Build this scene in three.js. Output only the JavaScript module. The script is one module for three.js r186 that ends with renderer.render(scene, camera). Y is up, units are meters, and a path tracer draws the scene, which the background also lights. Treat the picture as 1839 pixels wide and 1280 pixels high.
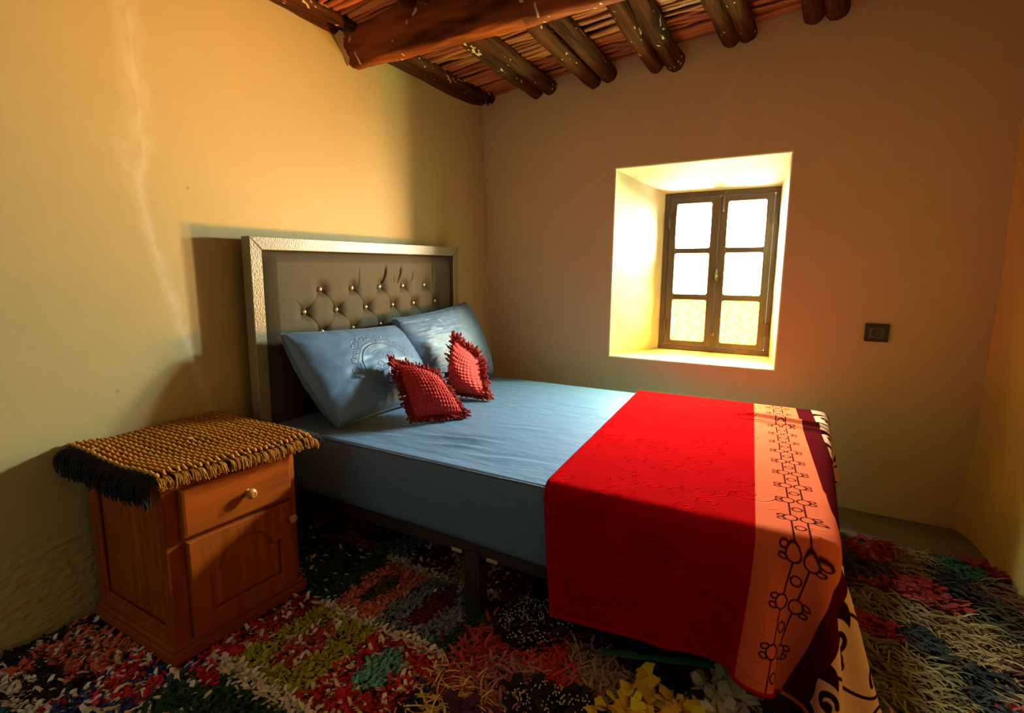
import * as THREE from 'three';
import { mergeGeometries } from 'three/addons/utils/BufferGeometryUtils.js';
import { RoundedBoxGeometry } from 'three/addons/geometries/RoundedBoxGeometry.js';
import { ImprovedNoise } from 'three/addons/math/ImprovedNoise.js';
import { RectAreaLightUniformsLib } from 'three/addons/lights/RectAreaLightUniformsLib.js';

// ---------------------------------------------------------------- camera, sky, lights, exposure
const scene = new THREE.Scene();
const camera = new THREE.PerspectiveCamera(68.38, 1839 / 1280, 0.05, 60);
camera.rotation.order = 'YXZ';
camera.position.set(2.148, 1.2, 3.18);
camera.rotation.set(-0.150204, 0.519235, 0.008419);
scene.background = new THREE.Color(0.93, 0.97, 1.0);
scene.backgroundIntensity = 24;
const renderer = new THREE.WebGLRenderer();
renderer.toneMapping = THREE.LinearToneMapping;
renderer.toneMappingExposure = 0.68;
renderer.shadowMap.enabled = true;
RectAreaLightUniformsLib.init();

const PANE_X = [[1.356, 1.562], [1.657, 1.866]], PANE_Y = [[1.389, 1.66], [1.103, 1.356], [0.806, 1.066]];
const WIN_Z = -0.30;
const paneLight = [ // colour, radiance, and where the beam leans: sky light falls, light off the sunlit ground rises
  [[0.86, 1.0, 0.92], 1150, -0.1, -1.7], [[0.95, 1.0, 0.90], 120, -0.2, -0.4], [[1.0, 0.93, 0.80], 330, -0.2, 0.8]];
for (let r = 0; r < 3; r++) for (let c = 0; c < 2; c++) {
  const [x0, x1] = PANE_X[c], [y0, y1] = PANE_Y[r], [col, power, dx, dy] = paneLight[r];
  const l = new THREE.RectAreaLight(new THREE.Color(...col), power, x1 - x0, y1 - y0);
  l.name = 'daylight_at_window';
  const x = (x0 + x1) / 2, y = (y0 + y1) / 2;
  l.position.set(x, y, WIN_Z - 0.15);
  l.lookAt(x + dx, y + dy, WIN_Z - 0.15 + 1);
  scene.add(l);
}
for (let c = 0; c < 2; c++) { // light off the sunlit yard, rising through the amber panes onto the headboard wall
  const l = new THREE.SpotLight(new THREE.Color(1.0, 0.93, 0.80), 78, 0, 0.62, 1, 2);
  l.name = 'yard_light_at_window'; l.position.set((PANE_X[c][0] + PANE_X[c][1]) / 2 + 0.10, 0.82, WIN_Z - 0.24); l.castShadow = true; l.shadow.radius = 5;
  l.target.position.set(0.0, 1.85, 0.75); scene.add(l); scene.add(l.target);
}
const DOOR = { x0: 0.06, x1: 0.62, y1: 1.95, z: 3.75 };
{
  const l = new THREE.RectAreaLight(new THREE.Color(0.80, 1.0, 0.92), 1.0, DOOR.x1 - DOOR.x0, DOOR.y1 - 0.1);
  l.name = 'daylight_at_doorway';
  l.position.set((DOOR.x0 + DOOR.x1) / 2, DOOR.y1 / 2, DOOR.z + 0.1);
  l.lookAt((DOOR.x0 + DOOR.x1) / 2 + 0.1, DOOR.y1 / 2 - 0.1, DOOR.z - 1);
  scene.add(l);
}

// ---------------------------------------------------------------- helpers
let seedState = 12345;
const seed = (s) => { seedState = s >>> 0; };
const rnd = () => { seedState = (seedState + 0x6D2B79F5) >>> 0; let t = seedState; t = Math.imul(t ^ (t >>> 15), t | 1); t ^= t + Math.imul(t ^ (t >>> 7), t | 61); return ((t ^ (t >>> 14)) >>> 0) / 4294967296; };
const rr = (a, b) => a + (b - a) * rnd();
const perlin = new ImprovedNoise();
const noise = (x, y = 0, z = 0) => perlin.noise(x, y, z);
const fbm = (x, y, z, o = 4) => { let a = 0, k = 1, s = 0; for (let i = 0; i < o; i++) { a += k * noise(x, y, z + i * 7.3); s += k; k *= 0.5; x *= 2.03; y *= 2.03; z *= 1.9; } return a / s; };
const clamp = (v, a = 0, b = 1) => Math.min(b, Math.max(a, v));
const sstep = (a, b, v) => { const t = clamp((v - a) / (b - a)); return t * t * (3 - 2 * t); };
const lerp = (a, b, t) => a + (b - a) * t;
const V = (x, y, z) => new THREE.Vector3(x, y, z);
const C = (r, g, b) => new THREE.Color().setRGB(r, g, b);

const taken = new Map();
function numbered(name) { const n = taken.get(name) || 0; taken.set(name, n + 1); return n ? name + '_' + String(n).padStart(3, '0') : name; }
function shade(m) { m.castShadow = true; m.receiveShadow = true; return m; }
function mesh(name, geo, mat, parent) { const m = shade(new THREE.Mesh(geo, mat)); m.name = numbered(name); parent.add(m); return m; }
function tag(o, label, category, group) { o.userData.label = label; o.userData.category = category; if (group) o.userData.group = group; return o; }
function thing(name, label, category, pos = [0, 0, 0], group) { const g = new THREE.Group(); g.name = numbered(name); g.position.set(...pos); scene.add(g); return tag(g, label, category, group); }
function struct(name, geo, mat, parent = scene) { const m = mesh(name, geo, mat, parent); if (parent === scene) m.userData.kind = 'structure'; return m; }

function grid(nu, nv, fn, uvfn, closeU = false) {
  const P = new Float32Array((nu + 1) * (nv + 1) * 3), U = new Float32Array((nu + 1) * (nv + 1) * 2), I = [];
  let k = 0;
  for (let j = 0; j <= nv; j++) for (let i = 0; i <= nu; i++, k++) {
    const u = i / nu, v = j / nv, p = fn(closeU && i === nu ? 0 : u, v, i, j);
    P[k * 3] = p[0]; P[k * 3 + 1] = p[1]; P[k * 3 + 2] = p[2];
    const q = uvfn ? uvfn(u, v, p) : [u, v];
    U[k * 2] = q[0]; U[k * 2 + 1] = q[1];
    if (i < nu && j < nv) { const a = k, b = k + 1, c = k + nu + 1, d = c + 1; I.push(a, b, d, a, d, c); }
  }
  const g = new THREE.BufferGeometry();
  g.setAttribute('position', new THREE.BufferAttribute(P, 3)); g.setAttribute('uv', new THREE.BufferAttribute(U, 2)); g.setIndex(I);
  g.computeVertexNormals();
  if (closeU) { const n = g.attributes.normal; for (let j = 0; j <= nv; j++) { const a = j * (nu + 1), b = a + nu; const t = V(n.getX(a) + n.getX(b), n.getY(a) + n.getY(b), n.getZ(a) + n.getZ(b)).normalize(); n.setXYZ(a, t.x, t.y, t.z); n.setXYZ(b, t.x, t.y, t.z); } }
  return g;
}
function flip(g) { const i = g.index.array; for (let k = 0; k < i.length; k += 3) { const t = i[k + 1]; i[k + 1] = i[k + 2]; i[k + 2] = t; } g.computeVertexNormals(); return g; }
function join(list) { return mergeGeometries(list.map((g) => { let q = g.index ? g.toNonIndexed() : g; const o = new THREE.BufferGeometry(); for (const a of ['position', 'normal', 'uv']) o.setAttribute(a, q.attributes[a]); return o; })); }
// uv in metres by the face's main direction; grain (the texture's v) runs along the given axis
function uvBox(g0, grain = 'y', off = 0) {
  const g = g0.index ? g0.toNonIndexed() : g0, p = g.attributes.position, n = g.attributes.normal, uv = new Float32Array(p.count * 2), ax = { x: 0, y: 1, z: 2 }[grain];
  for (let i = 0; i < p.count; i++) {
    const P = [p.getX(i), p.getY(i), p.getZ(i)], N = [Math.abs(n.getX(i)), Math.abs(n.getY(i)), Math.abs(n.getZ(i))];
    let m = 0; if (N[1] > N[m]) m = 1; if (N[2] > N[m]) m = 2;
    const others = [0, 1, 2].filter((a) => a !== m);
    let v = others.includes(ax) ? ax : others[1], u = others.find((a) => a !== v);
    uv[i * 2] = P[u] + off; uv[i * 2 + 1] = P[v] + off * 1.7;
  }
  g.setAttribute('uv', new THREE.BufferAttribute(uv, 2)); return g;
}
function box(x0, x1, y0, y1, z0, z1, r = 0.004, grain = 'y', off = 0) {
  const g = r > 0 ? new RoundedBoxGeometry(x1 - x0, y1 - y0, z1 - z0, 2, Math.min(r, (x1 - x0) / 2.01, (y1 - y0) / 2.01, (z1 - z0) / 2.01)) : new THREE.BoxGeometry(x1 - x0, y1 - y0, z1 - z0);
  g.translate((x0 + x1) / 2, (y0 + y1) / 2, (z0 + z1) / 2); return uvBox(g, grain, off);
}
function tube(pts, r, seg = 24, rad = 6, closed = false) { return new THREE.TubeGeometry(new THREE.CatmullRomCurve3(pts.map((p) => (p.isVector3 ? p : V(...p))), closed), seg, r, rad, closed); }
function lathe(prof, seg = 24) { return new THREE.LatheGeometry(prof.map((p) => new THREE.Vector2(p[0], p[1])), seg); }
// a rough pole or hewn beam: ring(a) gives the cross-section, path(t) the centre
function pole(path, ring, nt, na, dir, off = 0) {
  const body = grid(na, nt, (u, v) => { const c = path(v), q = ring(u * Math.PI * 2, v); return dir === 'z' ? [c[0] + q[0], c[1] + q[1], c[2]] : [c[0], c[1] + q[1], c[2] + q[0]]; }, (u, v, p) => [u * 0.3 + off, (dir === 'z' ? p[2] : p[0]) + off * 3.7], true);
  const caps = [0, 1].map((v) => grid(na, 1, (u, w) => { const c = path(v), q = ring(u * Math.PI * 2, v), s = w; return dir === 'z' ? [c[0] + q[0] * s, c[1] + q[1] * s, c[2]] : [c[0], c[1] + q[1] * s, c[2] + q[0] * s]; }, (u, v2) => [u * 0.2, v2 * 0.05]));
  return join([body, ...caps]);
}

// ---------------------------------------------------------------- textures
function tex(w, h, fn, { srgb = false, repeat = null, float = false } = {}) {
  const d = float ? new Float32Array(w * h * 4) : new Uint8Array(w * h * 4);
  for (let j = 0, k = 0; j < h; j++) for (let i = 0; i < w; i++, k += 4) {
    const c = fn(i / w, j / h, i, j);
    if (typeof c === 'number') { const v = float ? c : clamp(c) * 255; d[k] = d[k + 1] = d[k + 2] = v; } else for (let q = 0; q < 3; q++) d[k + q] = float ? c[q] : clamp(c[q]) * 255;
    d[k + 3] = float ? 1 : 255;
  }
  const t = new THREE.DataTexture(d, w, h, THREE.RGBAFormat, float ? THREE.FloatType : THREE.UnsignedByteType);
  t.magFilter = THREE.LinearFilter; t.minFilter = THREE.LinearFilter; t.wrapS = t.wrapT = THREE.RepeatWrapping;
  if (srgb) t.colorSpace = THREE.SRGBColorSpace;
  if (repeat) t.repeat.set(...repeat);
  t.needsUpdate = true; return t;
}
const per = (x, y, p, z) => { // tileable value by blending
  const a = noise(x, y, z), b = noise(x - p, y, z), c = noise(x, y - p, z), d = noise(x - p, y - p, z), u = x / p, v = y / p;
  return lerp(lerp(a, b, u), lerp(c, d, u), v);
};
const lin2s = (v) => (v <= 0.0031308 ? v * 12.92 : 1.055 * Math.pow(v, 1 / 2.4) - 0.055);
const grainTex = (base, dark, s, opt = {}) => tex(512, 512, (u, v) => {
  const g = per(u * 34, v * 34 * (opt.along || 0.08), 34, s) * 0.55 + per(u * 90, v * 8, 90, s + 3) * 0.3 + per(u * 5, v * 2, 5, s + 5) * 0.5;
  const t = clamp(0.5 + g * (opt.gain || 0.9));
  let c = base.map((b, i) => lerp(dark[i], b, t));
  if (opt.flake) { const f = per(u * 12, v * 5, 12, s + 9) * 0.8 + 0.75 * per(u * 60, v * 34, 60, s + 11); const k = sstep(opt.flake, opt.flake + 0.05, f); c = c.map((q, i) => lerp(q, opt.flakeColor[i], k)); }
  return c.map(lin2s);
}, { srgb: true });
const grainBump = tex(512, 512, (u, v) => 0.5 + per(u * 40, v * 3, 40, 2) * 0.4 + per(u * 110, v * 9, 110, 4) * 0.2, { float: true });

// ---------------------------------------------------------------- plaster walls
const crack = [[2.19, 2.4], [2.18, 2.12], [2.175, 1.85], [2.162, 1.69], [2.195, 1.52], [2.16, 1.32], [2.09, 1.01], [2.02, 0.74], [2.0, 0.62]];
const crackX = (y) => { for (let i = 0; i + 1 < crack.length; i++) if (y <= crack[i][1] && y >= crack[i + 1][1]) return lerp(crack[i + 1][0], crack[i][0], (y - crack[i + 1][1]) / (crack[i][1] - crack[i + 1][1])); return 2.19; };
const WL = { z: 6.2, y: 2.75 };
const leftMap = tex(1440, 640, (u, v) => {
  const z = u * WL.z, y = v * WL.y;
  let b = [0.475, 0.385, 0.18], m = 1 + 0.06 * fbm(z * 1.3, y * 1.3, 2, 3) + 0.03 * fbm(z * 9, y * 9, 4, 2);
  let k = 0;
  if (y > 0.6) {
    const w = y > 1.65 ? 0.075 : 0.04, d = Math.abs(z - crackX(y) - 0.012 * noise(y * 9, 3, 1));
    k = 0.26 * sstep(w, 0.0, d) * clamp(0.55 + 0.9 * fbm(z * 25, y * 12, 6, 3)) + 0.12 * sstep(0.010, 0, d) * clamp(0.5 + noise(z * 50, y * 20, 3));
    const d2 = Math.hypot(z - 2.235 + (1.66 - y) * 0.2, (y - 1.6) * 0.35); k += 0.22 * sstep(0.05, 0, d2) * clamp(0.5 + fbm(z * 30, y * 20, 9, 3));
  }
  b = b.map((q, i) => lerp(q * m, [0.86, 0.83, 0.74][i], clamp(k)));
  for (const [sz, sy, sr] of [[2.45, 0.56, 0.012], [2.33, 0.8, 0.008], [2.02, 1.55, 0.008]]) { const s = 0.35 * sstep(sr, sr * 0.3, Math.hypot(z - sz, y - sy)); b = b.map((q) => q * (1 - s)); }
  return b.map(lin2s);
}, { srgb: true });
const leftBump = tex(2048, 910, (u, v) => {
  const z = u * WL.z, y = v * WL.y;
  let h = 0.10 * fbm(z * 3, y * 3, 1, 3) + 0.02 * fbm(z * 40, y * 40, 2, 2);
  const low = sstep(0.42, 0.2, y + 0.06 * noise(z * 4, 1, 3));
  if (low > 0) { const r = fbm(z * 26 + y * 14, y * 44 - z * 10, 3, 3); h += low * (0.30 * Math.pow(clamp(0.5 + r), 2) + 0.10 * Math.abs(noise(z * 14, y * 30, 5))); }
  const yl = 0.30 + (2.68 - z) * 0.05 + 0.02 * noise(z * 7, 5, 2);
  h += 0.16 * sstep(0.012, 0, Math.abs(y - yl)) * sstep(-0.3, 0.3, noise(z * 5, 2, 2)) + 0.12 * sstep(0.008, 0, Math.abs(y - yl - 0.05 - 0.02 * noise(z * 9, 8, 1))) * sstep(0, 0.3, noise(z * 3, 7, 2));
  return h;
}, { float: true });
const plasterMap = tex(512, 512, (u, v) => { const m = 1 + 0.09 * per(u * 5, v * 5, 5, 2) + 0.04 * per(u * 30, v * 30, 30, 3); return [0.68 * m, 0.48 * m, 0.13 * m].map(lin2s); }, { srgb: true, repeat: [0.5, 0.5] });
const plasterBump = tex(512, 512, (u, v) => 0.5 * per(u * 6, v * 6, 6, 5) + 0.16 * per(u * 28, v * 28, 28, 6) + 0.05 * per(u * 100, v * 100, 100, 6), { float: true, repeat: [0.5, 0.5] });
const backMap = tex(768, 640, (u, v) => {
  const x = u * 3, y = v * 2.75; const m = 1 + 0.07 * fbm(x * 1.4, y * 1.4, 5, 3) + 0.03 * fbm(x * 10, y * 10, 4, 2);
  const cx = y > 2.15 ? lerp(1.645, 1.71, sstep(2.15, 2.35, y)) : 1.65; const d = Math.abs(x - cx - 0.008 * noise(y * 10, 2, 2));
  const k = y > 1.86 && y < 2.33 ? 0.3 * sstep(0.03, 0, d) * clamp(0.5 + fbm(x * 25, y * 14, 3, 3)) : 0;
  const k2 = 0.25 * sstep(0.05, 0, Math.abs(x - 1.05)) * sstep(0.72, 0.6, y) * clamp(0.4 + fbm(x * 20, y * 14, 7, 3));
  return [0.63, 0.52, 0.28].map((q, i) => lin2s(lerp(q * m, [0.8, 0.76, 0.66][i], clamp(k + k2))));
}, { srgb: true });
const mLeft = new THREE.MeshPhysicalMaterial({ map: leftMap, bumpMap: leftBump, bumpScale: 0.016, roughness: 0.55, specularIntensity: 0.5 });
const mPlaster = new THREE.MeshPhysicalMaterial({ map: plasterMap, bumpMap: plasterBump, bumpScale: 0.006, roughness: 0.6, specularIntensity: 0.5 });
const mBack = new THREE.MeshPhysicalMaterial({ map: backMap, bumpMap: plasterBump, bumpScale: 0.004, roughness: 0.55, specularIntensity: 0.5 });
const mReveal = new THREE.MeshStandardMaterial({ color: C(0.72, 0.62, 0.40), bumpMap: plasterBump, bumpScale: 0.004, roughness: 0.6 });

const leftBulge = (z, y) => (0.085 + 0.05 * (2.3 - y)) * Math.exp(-Math.max(0, z) / 0.30) + 0.012 * noise(z * 1.2, y * 1.2, 3) * sstep(0, 0.5, z);
{
  const g = grid(210, 90, (u, v) => { const z = -0.05 + u * 6.2, y = -0.02 + v * 2.75; return [leftBulge(z, y), y, z]; }, (u, v) => [u, v]);
  flip(g);
  struct('wall_left', join([g, uvBox(new THREE.BoxGeometry(0.3, 2.9, 7.2).translate(-0.175, 1.4, 3.1))]), mLeft);
  const wl = scene.getObjectByName('wall_left');
  // plaster packed round the end of the big beam
  const f = grid(14, 14, (u, v) => { const a = [-0.004, 2.412, 1.245], b = [-0.004, 2.245, 1.13], c = [0.055, 2.37, 1.155], d = [0.02, 2.25, 1.135]; const t = v, s = u; const p = [0, 1, 2].map((i) => lerp(lerp(a[i], b[i], t), lerp(c[i], d[i], t), s)); p[0] += 0.004 * noise(p[2] * 40, p[1] * 40, 2); return p; }, (u, v, p) => [p[2], p[1]]);
  mesh('plaster_fillet', f, mPlaster, wl);
}
// window wall with its niche
const NICHE = { x0: 1.048, x1: 1.985, y0: 0.712, y1: 1.848 }, FR = { x0: 1.283, x1: 1.935, y0: 0.745, y1: 1.725 };
{
  const cuts = (lo, hi, a, b, n) => { const o = []; for (let i = 0; i <= n; i++) o.push(lerp(lo, a, i / n)); for (let i = 1; i <= n; i++) o.push(lerp(a, b, i / n)); for (let i = 1; i <= n; i++) o.push(lerp(b, hi, i / n)); return o; };
  const n = 26, R = 0.012, xs = cuts(-0.1, 3.05, NICHE.x0 - R, NICHE.x1 + R, n), ys = cuts(-0.05, 2.75, NICHE.y0 - R, NICHE.y1 + R, n);
  const g = grid(n * 3, n * 3, (u, v, i, j) => { const x = xs[i], y = ys[j]; const d = Math.max(NICHE.x0 - x, x - NICHE.x1, NICHE.y0 - y, y - NICHE.y1); return [x, y, 0.012 * noise(x * 1.5, y * 1.5, 8) * sstep(0.02, 0.3, d) + 0.012 * sstep(0.35, 0.0, y)]; }, (u, v, p) => [p[0] / 3, p[1] / 2.75]);
  const keep = []; const I = g.index.array;
  for (let k = 0; k < I.length; k += 6) { const q = k / 6, i = q % (n * 3), j = (q / (n * 3)) | 0; if (i >= n && i < 2 * n && j >= n && j < 2 * n) continue; keep.push(...I.slice(k, k + 6)); }
  g.setIndex(keep);
  const W = struct('wall_back', join([g,
    uvBox(new THREE.BoxGeometry(1.22, 3.0, 0.5).translate(0.43, 1.4, -0.28)), uvBox(new THREE.BoxGeometry(1.4, 3.0, 0.5).translate(2.7, 1.4, -0.28)),
    uvBox(new THREE.BoxGeometry(0.97, 0.8, 0.5).translate(1.515, 0.3, -0.28)), uvBox(new THREE.BoxGeometry(0.97, 1.1, 0.5).translate(1.515, 2.41, -0.28))]), mBack);
  // splayed reveal: rings from the wall face to the frame, and straight on to the outside
  const ringAt = (a, w) => { // a in 0..4 round the rectangle
    const s = Math.floor(a) % 4, t = a - Math.floor(a), wob = 1;
    const L = [[w.x0, w.y0], [w.x1, w.y0], [w.x1, w.y1], [w.x0, w.y1]]; const A = L[s], B = L[(s + 1) % 4];
    return [lerp(A[0], B[0], t), lerp(A[1], B[1], t)];
  };
  const mixW = (A, B, t) => ({ x0: lerp(A.x0, B.x0, t), x1: lerp(A.x1, B.x1, t), y0: lerp(A.y0, B.y0, t), y1: lerp(A.y1, B.y1, t) });
  const out = (w, e) => ({ x0: w.x0 - e, x1: w.x1 + e, y0: w.y0 - e, y1: w.y1 + e });
  const prof = []; // [window, z]
  for (let i = 0; i <= 4; i++) { const t = i / 4 * Math.PI / 2; prof.push([out(NICHE, R * (1 - Math.sin(t))), -R * (1 - Math.cos(t))]); }
  for (let i = 1; i <= 12; i++) { const t = i / 12; prof.push([mixW(NICHE, FR, t), lerp(-R, WIN_Z, t)]); }
  const OUT = { x0: 1.25, x1: 1.96, y0: 0.72, y1: 1.75 };
  prof.push([FR, WIN_Z - 0.05]); prof.push([OUT, WIN_Z - 0.052]); prof.push([OUT, -0.53]);
  const rev = grid(96, prof.length - 1, (u, v, i, j) => { const [w, z] = prof[j]; const p = ringAt(u * 4 % 4, w); const k = 0.004 * (j > 4 && j < 16 ? 1 : 0); return [p[0] + k * noise(p[1] * 8, z * 9, 2), p[1] + k * noise(p[0] * 8, z * 9, 4), z]; }, (u, v, p) => [p[0] + p[2], p[1] + p[2]]);
  mesh('window_reveal', rev.toNonIndexed(), mReveal, W); W.children[0].geometry.computeVertexNormals();
}
// right wall, rounded into its corner
{
  const g = grid(120, 60, (u, v) => { const z = -0.05 + Math.pow(u, 2) * 6.2, y = -0.02 + v * 2.75; return [2.918 - 0.05 * Math.exp(-Math.max(0, z) / 0.05) - 0.05 * sstep(0.5, 0, y) * Math.exp(-z / 0.3) + 0.012 * noise(z * 1.3, y * 1.3, 12), y, z]; }, (u, v, p) => [p[2], p[1]]);
  struct('wall_right', join([g, uvBox(new THREE.BoxGeometry(0.3, 2.9, 7.2).translate(3.13, 1.4, 3.1))]), mPlaster);
}
// near wall, behind the camera, with the open doorway the cool light comes through
struct('wall_front', join([
  uvBox(new THREE.BoxGeometry(1.6, 2.9, 0.2).translate(0.5, 1.4, 5.6)), uvBox(new THREE.BoxGeometry(0.2, 2.9, 2.0).translate(1.2, 1.4, 4.7)), // the dim passage beyond the doorway
  uvBox(new THREE.BoxGeometry(0.36, 2.9, 0.3).translate(DOOR.x0 - 0.18, 1.4, DOOR.z + 0.15)), uvBox(new THREE.BoxGeometry(2.6, 2.9, 0.3).translate(DOOR.x1 + 1.3, 1.4, DOOR.z + 0.15)), uvBox(new THREE.BoxGeometry(DOOR.x1 - DOOR.x0 + 0.02, 0.9, 0.3).translate((DOOR.x0 + DOOR.x1) / 2, DOOR.y1 + 0.45, DOOR.z + 0.15))]), new THREE.MeshStandardMaterial({ color: C(0.05, 0.035, 0.022), roughness: 0.9 }));
// cement floor
const cementMap = tex(512, 512, (u, v) => { const m = 1 + 0.3 * per(u * 6, v * 6, 6, 2) + 0.15 * per(u * 40, v * 40, 40, 3); return [0.17 * m, 0.145 * m, 0.10 * m].map(lin2s); }, { srgb: true });
{
  const g = grid(80, 110, (u, v) => { const x = -0.1 + u * 3.2, z = -0.1 + v * 6.4; return [x, -0.006 + 0.012 * sstep(0.4, 0.05, z) * clamp(0.6 + noise(x * 6, z * 6, 3)), z]; }, (u, v, p) => [p[0], p[2]]);
  flip(g);
  struct('floor', join([g, uvBox(new THREE.BoxGeometry(3.6, 0.2, 7.2).translate(1.5, -0.13, 3.1))]), new THREE.MeshStandardMaterial({ map: cementMap, bumpMap: plasterBump, bumpScale: 0.01, roughness: 0.85 }));
}

// ---------------------------------------------------------------- roof: slab, laths, poles, beam
const barkMap = grainTex([0.095, 0.030, 0.010], [0.022, 0.008, 0.004], 21, { gain: 1.8, flake: 0.34, flakeColor: [0.55, 0.45, 0.25] });
const beamMap = grainTex([0.24, 0.068, 0.014], [0.040, 0.011, 0.004], 27, { along: 0.05, gain: 1.8, flake: 0.42, flakeColor: [0.5, 0.42, 0.3] });
const mBark = new THREE.MeshPhysicalMaterial({ map: barkMap, bumpMap: grainBump, bumpScale: 0.012, roughness: 0.8, specularIntensity: 0.12 });
const mBeam = new THREE.MeshPhysicalMaterial({ map: beamMap, bumpMap: grainBump, bumpScale: 0.012, roughness: 0.8, specularIntensity: 0.15 });
const lathMaps = [grainTex([0.52, 0.145, 0.035], [0.20, 0.045, 0.013], 31), grainTex([0.60, 0.20, 0.050], [0.24, 0.06, 0.015], 37), grainTex([0.38, 0.095, 0.026], [0.12, 0.030, 0.010], 43)];
const mLath = lathMaps.map((m) => new THREE.MeshStandardMaterial({ map: m, bumpMap: grainBump, bumpScale: 0.004, roughness: 0.5 }));
const ceilY = (x) => 2.385 + 0.072 * x;    // underside of the laths; the roof rises away from the headboard wall
const slab = new THREE.BoxGeometry(3.6, 0.3, 7.2, 1, 1, 1).translate(1.5, 0.15, 3.1);
{ const p = slab.attributes.position; for (let i = 0; i < p.count; i++) p.setY(i, p.getY(i) + ceilY(p.getX(i)) + 0.035); slab.computeVertexNormals(); }
const mMud = new THREE.MeshStandardMaterial({ color: C(0.05, 0.025, 0.014), roughness: 1 });
const ceiling = struct('ceiling', uvBox(slab), mMud);
const PAIRS = [[[0.055, 0.038], [0.140, 0.040]], [[0.500, 0.042], [0.592, 0.047]], [[0.893, 0.043], [0.985, 0.047]], [[1.262, 0.046], [1.366, 0.050]], [[1.655, 0.046], [1.735, 0.048]], [[2.035, 0.050], [2.135, 0.054]], [[2.46, 0.05], [2.56, 0.05]]];
const BOT = [[2.333, 2.345], [2.333, 2.342], [2.326, 2.350], [2.358, 2.350], [2.415, 2.418], [2.445, 2.443], [2.47, 2.47]];
const JL = ['against the headboard wall', 'second from the headboard wall', 'third from the headboard wall', 'above the left side of the window', 'above the right half of the window', 'just right of the window', 'nearest the right wall'];
PAIRS.forEach((pr, k) => pr.forEach(([x, r], s) => {
  seed(100 + k * 10 + s); const sd = rr(0, 50), drift = -0.055 + rr(-0.02, 0.02);
  const g = pole((t) => { const z = -0.12 + t * 6.2; return [x + drift * Math.min(z, 2) * 0.8 + 0.008 * noise(z * 2, sd, 1), lerp(BOT[k][s] + r, Math.max(BOT[k][s] + r, ceilY(x) + 0.012), sstep(0, 1.2, z)) + 0.006 * noise(z * 2.4, sd, 5), z]; },
    (a, t) => { const q = r * (1 + 0.16 * noise(Math.cos(a) + sd, Math.sin(a), t * 22) + 0.10 * noise(t * 50, sd, 2) + 0.07 * noise(Math.cos(a) * 3 + sd, Math.sin(a) * 3, t * 60)); return [Math.cos(a) * q, Math.sin(a) * q]; }, 150, 18, 'z', sd);
  const m = tag(mesh('roof_pole', g, mBark, scene), 'rough round roof pole, ' + (s ? 'right' : 'left') + ' one of the pair ' + JL[k], 'roof pole', 'paired roof poles');
}));
{
  // split sticks laid across the poles; each bay between two pairs
  seed(77);
  const variants = []; for (let v = 0; v < 6; v++) {
    const sd = v * 9.1;
    variants.push(grid(6, 8, (a, t) => { const e = 1 - 0.25 * Math.pow(Math.abs(t * 2 - 1), 3); const A = a * Math.PI * 2; return [t - 0.5, Math.sin(A) * 0.010 * (1 + 0.5 * noise(t * 4, sd, 2)) + 0.006 * noise(t * 3, sd, 7), Math.cos(A) * 0.016 * e * (1 + 0.4 * noise(t * 5, sd + 3, Math.cos(A))) + 0.010 * noise(t * 2.2, sd, 4)]; }, (u, t) => [u * 0.06 + v * 0.13, t * 0.4 + v * 0.2], true));
  }
  const edges = PAIRS.map((p) => [p[0][0] - 0.03, p[1][0] + 0.03]); const bays = []; for (let i = 0; i + 1 < edges.length; i++) bays.push([edges[i][1] - 0.06, edges[i + 1][0] + 0.06]); bays.push([edges[6][1] - 0.05, 2.95]);
  const late = []; let n = 0;
  bays.forEach(([a, b], k) => {
    let z = 0.005 + rr(0, 0.02);
    while (z < 5.9) {
      const w = rr(0.7, 1.35), m = new THREE.Matrix4(), drift = -0.045 * Math.min(z, 2), xm = (a + b) / 2 + drift, q = new THREE.Quaternion().setFromEuler(new THREE.Euler(rr(-0.3, 0.3), rr(-0.05, 0.05) + (k === 3 ? 0.05 : 0), 0.072));
      m.compose(V(xm, ceilY(xm) + 0.014 + rr(-0.006, 0.010), z), q, V(b - a + rr(0, 0.06), rr(0.8, 1.5), w));
      const vi = (rnd() * 6) | 0, mi = (rnd() * 3) | 0;
      if (z < 1.6 && k < 6 && n < 290) { const l = mesh('lath', variants[vi], mLath[mi], ceiling); l.applyMatrix4(m); n++; } else late.push(variants[vi].clone().applyMatrix4(m));
      z += 0.031 * w + rr(0, 0.006);
    }
  });
  const rest = mesh('lath_layer', join(late), mLath[0], ceiling); rest.userData.kind = 'stuff';
}
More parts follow.
